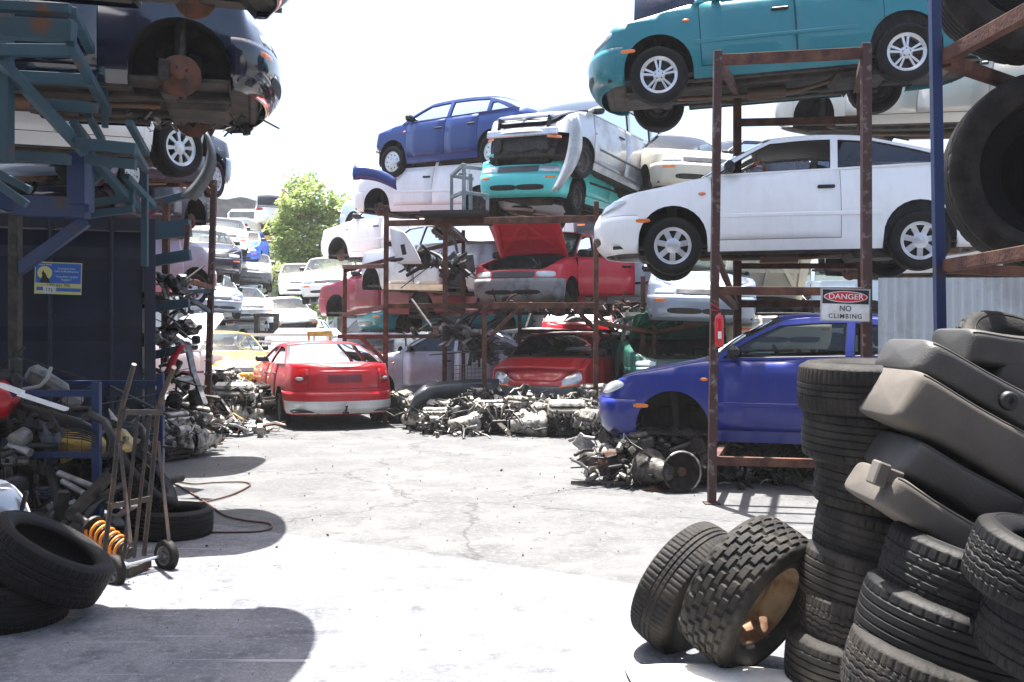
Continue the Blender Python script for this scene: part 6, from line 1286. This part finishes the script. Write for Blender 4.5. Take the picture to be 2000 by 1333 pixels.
scrap('scrap_parts', 'small dark scrap on the ground under the blue coupe', [(PZ(x, 10.0, .02), .18, .25, .04) for x in range(1400, 1600, 30)] + [(PZ(x, 9.75, .05), .10, .10, .11) for x in range(1175, 1380, 18)] + [(PZ(x, 10.2, .18), .16, .22, .16) for x in range(1190, 1400, 20)], 23, [M_engd, M_engd, M_blk, M_engd, M_alu], (.05, .2), n=480)  # mostly dark materials, shade under the rack deepened by colour
for px, Y, lb in ((1195, 9.75, 'rusty brake drum standing at the foot of the heap under the blue coupe'), (1330, 9.3, 'dark clutch housing with alloy rim left of the rusty post foot')):
    o = thing('brake_drum' if px < 1300 else 'clutch_housing', lb, 'car part', loc=PZ(px, Y, .19)); b = MB()
    if px < 1300: b.lathe([(.001, -.05), (.05, -.06), (.06, -.03), (.12, -.03), (.14, -.01), (.14, .06), (.12, .06)], 32); b.build('drum', mat('dark_rust', (.09, .035, .02), .8, .1, col2=(.04, .02, .014), scale=9), o); o.rotation_euler = (R(-8), 0, R(-20))
    else: b.lathe([(.001, .1), (.15, .1), (.17, 0), (.19, -.02), (.17, -.02)], 32); b.build('housing', M_engd, o); b = MB(); b.lathe([(.172, -.03), (.19, -.03), (.19, -.015)], 32, a0=-1.1, a1=2.2); b.build('flange', M_alb, o); b = MB(); b.tube([(0, .08, 0), (0, -.03, 0)], .04, 14); b.build('shaft_hub', M_disc, o); o.rotation_euler = (R(-5), 0, R(15))
o = loose('steel_bar', 'pale straight steel bar lying flat in front of the heap under the blue coupe', 'bar', 'bar', lambda b: b.beam(G(1115, 946) + V(0, 0, .02), G(1245, 948) + V(0, 0, .02), .03, .03), M_alu)
o = loose('brake_disc', 'rusty orange brake disc lying flat on the ground near the rack post', 'brake disc', 'disc', lambda b: b.lathe([(.03, .0), (.03, .03), (.07, .03), (.07, .012), (.13, .012), (.13, 0), (.03, 0)], 28, axis='z', c=G(1282, 957) + V(0, 0, .005)), M_disc)
for k, (x0, y0, x1, y1, lb) in enumerate([(1500, 925, 1600, 965, 'dark plank lying under the blue coupe near the tyre stack'), (1470, 918, 1580, 950, 'second dark plank lying farther under the blue coupe')]): loose('timber_plank', lb, 'plank', 'plank', lambda b: b.beam(G(x0, y0) + V(0, 0, .04), G(x1, y1) + V(0, 0, .04), .12, .04), mat('old_timber', (.06, .055, .05), .9, col2=(.1, .09, .08), scale=8))
# black bumper on the heap
loose('loose_bumper', 'large blue black bumper lying on the engine heap in the middle', 'bumper', 'bumper_skin', lambda b: b.grid([[P(x, y, Yb_), P(x - 2, y + 14, Yb_ - .12), P(x + 2, y + 38 + e, Yb_ - .05), P(x + 14, y + 48 + e, Yb_ + .05)] for x, y, Yb_, e in [(799, 800, 15.0, -36), (803, 785, 14.95, -28), (812, 768, 14.9, -16), (826, 755, 14.9, -12), (845, 748, 15.0, -14), (875, 745, 15.1, -14), (910, 742, 15.3, -14), (950, 741, 15.5, -14), (975, 742, 15.6, -18)]]), mat('dark_bumper', (.02, .028, .04), .35, col2=(.05, .055, .06), scale=3, coat=.3), solid=.02)
loose('wire_basket', 'grey wire basket standing behind the black bumper', 'basket', 'wires', lambda b: [b.tube([P(868 + k * 7.5, 752, 16.2), P(868 + k * 7.5, 712 + 3 * (k < 5), 16.2)], .006, 4) for k in range(11)] + [b.tube([P(866, 715 + k * 8, 16.2), P(945, 712 + k * 8, 16.2)], .006, 4) for k in range(5)], M_gp)
loose('steel_pan', 'crumpled pale blue inner door panel on the ground left of the red sedan', 'car panel', 'panel', lambda b: b.grid([[G(468, 850), P(470, 838, 14.5), P(488, 822, 14.9)], [G(500, 852), P(500, 835, 14.6), P(512, 822, 15.0)], [G(520, 845), P(528, 838, 14.9), P(535, 828, 15.2)]]), ice, solid=.02)
loose('plastic_strip', 'long grey splitter strip lying on the ground left of the red sedan', 'trim strip', 'strip', lambda b: b.tube([G(420, 852) + V(0, 0, .02), G(470, 855) + V(0, 0, .02), G(525, 846) + V(0, 0, .03)], .03, 6), M_greyb)
loose('olive_sheet', 'folded olive yellow sheet under the four port engine', 'sheet', 'sheet', lambda b: b.grid([[P(428, 828, 14.9), P(430, 820, 15.2)], [P(455, 808, 14.8), P(455, 806, 15.2)], [P(478, 824, 14.7), P(480, 818, 15.2)]]), mat('olive', (.3, .24, .07), .7), solid=.02)
loose('rusty_strip', 'orange rusty steel strip leaning against the scrap left of the sedan', 'bar', 'strip', lambda b: b.beam(P(412, 812, 14.0), P(428, 848, 13.8), .05, .02), M_disc)
o = thing('wheel_well_tub', 'dark round wheel tub facing the camera on the ground below the shelves', 'car part', loc=PZ(370, 12.8, .27)); b = MB(); b.lathe([(.27, -.15), (.25, .0), (.22, .15), (.001, .2)], 28); b.lathe([(.27, -.15), (.31, -.14), (.30, -.11)], 28); b.build('tub', M_engd, o); o.rotation_euler.z = R(-12)
# ------------------------------------------------------------------ trees
M_leaf = mat('leaf_green', (.16, .26, .06), .45, col2=(.42, .48, .16), scale=.9, thr=(.35, .65)); M_bark = mat('bark', (.13, .10, .07), .9, col2=(.2, .17, .13), scale=4, bump=.5)
for m_ in (M_leaf,):
    nt = m_.node_tree; b_ = nt.nodes['Principled BSDF']; tr = nt.nodes.new('ShaderNodeBsdfTranslucent'); mxs = nt.nodes.new('ShaderNodeMixShader'); mxs.inputs[0].default_value = .58
    col_src = b_.inputs['Base Color'].links[0].from_socket; nt.links.new(col_src, tr.inputs[0]); nt.links.new(b_.outputs[0], mxs.inputs[1]); nt.links.new(tr.outputs[0], mxs.inputs[2]); nt.links.new(mxs.outputs[0], nt.nodes['Material Output'].inputs[0])
def tree(label, px, Y, blobs, seed, n=900, ls=.26, grp=None):
    g = random.Random(seed); base = PZ(px, Y, 0); o = thing('broadleaf_tree', label, 'tree', grp, loc=base); b = MB(); lf = MB()
    cs_ = [(P(x, y, Y) + V(0, g.uniform(-.6, .6), 0) - base, r * Y / FX) for x, y, r in blobs]
    ztopb = max(c0.z for c0, r in cs_)
    b.tube([V(0, 0, 0), V(.1, 0, ztopb * .3), V(0, .1, ztopb * .6), V(.1, 0, ztopb * .85)], [.22, .18, .12, .05], 10)
    for c0, r in cs_: s0 = V(0, 0, max(.3, c0.z - r * 1.6 - abs(c0.x) * .4)); b.tube([s0, s0.lerp(c0, .5) + V(g.uniform(-.2, .2), 0, .15), c0], [.09, .06, .02], 7)
    b.build('trunk', M_bark, o)
    for c0, r in cs_:
        for k in range(int(n * (r / .9)**1.6 / 12)):
            u = V(g.gauss(0, 1), g.gauss(0, 1), g.gauss(0, 1)).normalized() * r * (g.uniform(.35, 1.12)**.6 if g.random() < .85 else g.uniform(1.0, 1.45)) * (1 + .3 * noise.noise(V(k * .3, r, seed))); u.z *= .85; cc = c0 + u
            for j in range(12):
                p = cc + V(g.gauss(0, .16), g.gauss(0, .16), g.gauss(0, .12)); d = V(g.uniform(-1, 1), g.uniform(-1, 1), g.uniform(-.7, .2)).normalized(); s_ = d.orthogonal().normalized(); s_ = (s_ + V(0, 0, g.uniform(-.4, .4))).normalized(); L_ = ls * g.uniform(.6, 1.2)
                lf.add([p, p + d * L_ * .5 + s_ * L_ * .26, p + d * L_, p + d * L_ * .5 - s_ * L_ * .26], [(0, 1, 2, 3)])
    lf.build('crown', M_leaf, o); return o
tree('tall bright green tree behind the far stacks, left of the middle rack', 605, 46, [(590, 358, 26), (575, 372, 16), (612, 385, 28), (582, 402, 30), (600, 432, 38), (640, 402, 26), (650, 425, 26), (555, 440, 22), (568, 410, 20), (548, 475, 20), (665, 400, 20), (575, 462, 32), (625, 470, 36), (565, 492, 24), (600, 505, 34), (650, 470, 24), (632, 510, 28), (590, 540, 30), (622, 560, 28), (575, 580, 24), (610, 610, 24)], 2, n=820)
tree('low bright shrubby tree below the yellow beams', 520, 42, [(505, 530, 22), (525, 555, 22), (500, 575, 20), (535, 590, 22), (515, 610, 22), (545, 540, 20), (545, 620, 18), (560, 570, 18)], 3, n=900)
tree('dark leafy tree between the flat white coupe and the middle rack', 660, 44, [(650, 540, 26), (668, 570, 24), (655, 600, 24), (672, 510, 22)], 4, n=900)
# low sheds at the far side of the yard
M_shed = mat('pale_shed', (.45, .46, .47), .6, col2=(.38, .39, .40), scale=.4)
for lb, x0, x1, y0, Y in [('long pale industrial shed at the far left beyond the stacks', -1600, 500, 560, 95), ('long pale industrial shed far beyond the middle racks', 640, 1500, 575, 80), ('pale grey shed far behind the right rack', 1520, 3200, 560, 85)]:
    o = thing('industrial_shed', lb, 'shed', loc=PZ((x0 + x1) / 2, Y, 0)); w_ = (x1 - x0) / FX * Y; h_ = EYE + (HY - y0) / FX * Y; b = MB(); b.box((0, 6, h_ / 2), (w_, 12, h_)); b.build('wall', M_shed, o)
    b = MB(); rw = [[V(-w_ / 2 - .3, y, z), V(w_ / 2 + .3, y, z)] for y, z in ((-.5, h_), (6, h_ + 1.2), (12.5, h_))]; b.grid(rw, sm=False); b.build('roof', M_shed, o, solid=.1)
    for k in range(int(w_ / 9)): b = MB(); b.box((-w_ / 2 + 4 + k * 9, -.03, 1.6), (3, .06, 3.2)); b.build('roller_door', M_greyb, o)

# ------------------------------------------------------------------ unseen building and car stacks added round the camera to cut skylight
o = thing('sky_blocking_building', 'dark workshop building standing behind the photographer across the yard mouth', 'building', loc=(0, -5, 0)); b = MB(); b.box((0, -3, 3.6), (26, 6, 7.2)); b.build('wall', mat('dark_cladding', (.05, .055, .065), .7, col2=(.07, .07, .07), scale=.5), o)
b = MB(); b.grid([[V(-13.4, y, z), V(13.4, y, z)] for y, z in ((.6, 7.2), (-3, 8.4), (-6.6, 7.2))], sm=False); b.build('roof', M_shed, o, solid=.1)
for x in (-6, 2, 8): b = MB(); b.box((x, .03, 2.1), (4, .06, 4.2)); b.build('roller_door', M_engd, o)
for k, (x, y, z) in enumerate([(-5.6, 3.4, .1), (-5.7, 3.2, 1.75), (-5.5, 3.3, 3.4), (5.6, 1.6, .1), (5.7, 1.4, 1.8), (5.6, 1.5, 3.5)]):  # out-of-view car stacks, added as occluders to darken the foreground shade
    c = car('sedan', [navy, white, maroon, silver, blue, cream][k], ['navy sedan at the foot of the stack left of the photographer', 'white sedan in the stack left of the photographer', 'dark red sedan on top of the stack left of the photographer', 'silver sedan at the foot of the stack right of the photographer', 'blue sedan in the stack right of the photographer', 'cream sedan on top of the stack right of the photographer'][k], wheels='steel', seats=False)
    c.root.location = (x, y, z); c.root.rotation_euler.z = R(3 - k)

scrap('scrap_parts', 'dark oily engine and hose tangle on the beam above the lilac silver sedan', [(P(905, 665, 15.9), .16, .2, .14), (P(880, 655, 16), .2, .2, .1), (P(935, 690, 15.8), .1, .12, .08)], 31, [M_engd, M_blk, M_engd, M_alu], (.06, .3), n=150)
scrap('scrap_parts', 'black plastic trim and bumper pieces heaped on the silver sedan roof', [(P(835, 520, 17.3), .22, .2, .08), (P(880, 528, 17.3), .16, .2, .10)], 32, [M_blk, M_engd, M_blk, M_greyb], (.08, .34), n=70)
scrap('scrap_parts', 'rusty and grey scrap lying along the beams under the red hatchback', [(P(x, 608, 16.2), .2, .3, .06) for x in (970, 1010, 1060, 1110, 1160, 1200)] , 33, [M_engd, M_disc, M_engd, M_blk, M_engd], (.04, .18), n=170)
scrap('scrap_parts', 'scrap and struts hanging under the navy sedan front corner on the left', [(P(x, y, 8.6), .12, .3, .06) for x, y in ((400, 225), (440, 235), (330, 232), (280, 225), (420, 190), (460, 205))], 35, [M_engd, M_engd, M_alu, M_engd], (.04, .12), n=130)

g = random.Random(77); b = MB()
for k in range(500):
    Y = 4.2 + 12 * g.random()**1.3; x = g.uniform(-.52, .3) * Y if g.random() < .7 else g.choice((-.36, .1)) * Y + g.gauss(0, .4)
    s_ = g.uniform(.002, .006) * (1.8 if g.random() < .08 else 1) * (Y / 7); b.box((x, Y, .006 + s_ * .4), (s_ * 1.6, s_, s_), rot=(g.random(), g.random(), g.random() * 3), mi=g.randrange(3))
tag(b.build('grit', [M_engd, mat('grit_grey', (.12, .115, .11), .9), mat('dry_leaf', (.12, .07, .03), .9)]), 'scattered grit, chips and dry leaf bits on the yard floor', 'grit', kind='stuff')

HZ = mat('glare_haze_air', (1, 1, 1)); nt = HZ.node_tree; nt.nodes.remove(nt.nodes['Principled BSDF']); pv = nt.nodes.new('ShaderNodeVolumePrincipled'); pv.inputs['Color'].default_value = (.95, .97, 1, 1); pv.inputs['Density'].default_value = .0007; pv.inputs['Anisotropy'].default_value = 0  # thin scattering volume added to imitate lens glare over the distance
nt.links.new(pv.outputs[0], nt.nodes['Material Output'].inputs['Volume'])
b = MB(); b.box((0, 340, 4.75), (820, 740, 11.5)); tag(b.build('glare_haze', HZ), kind='stuff')
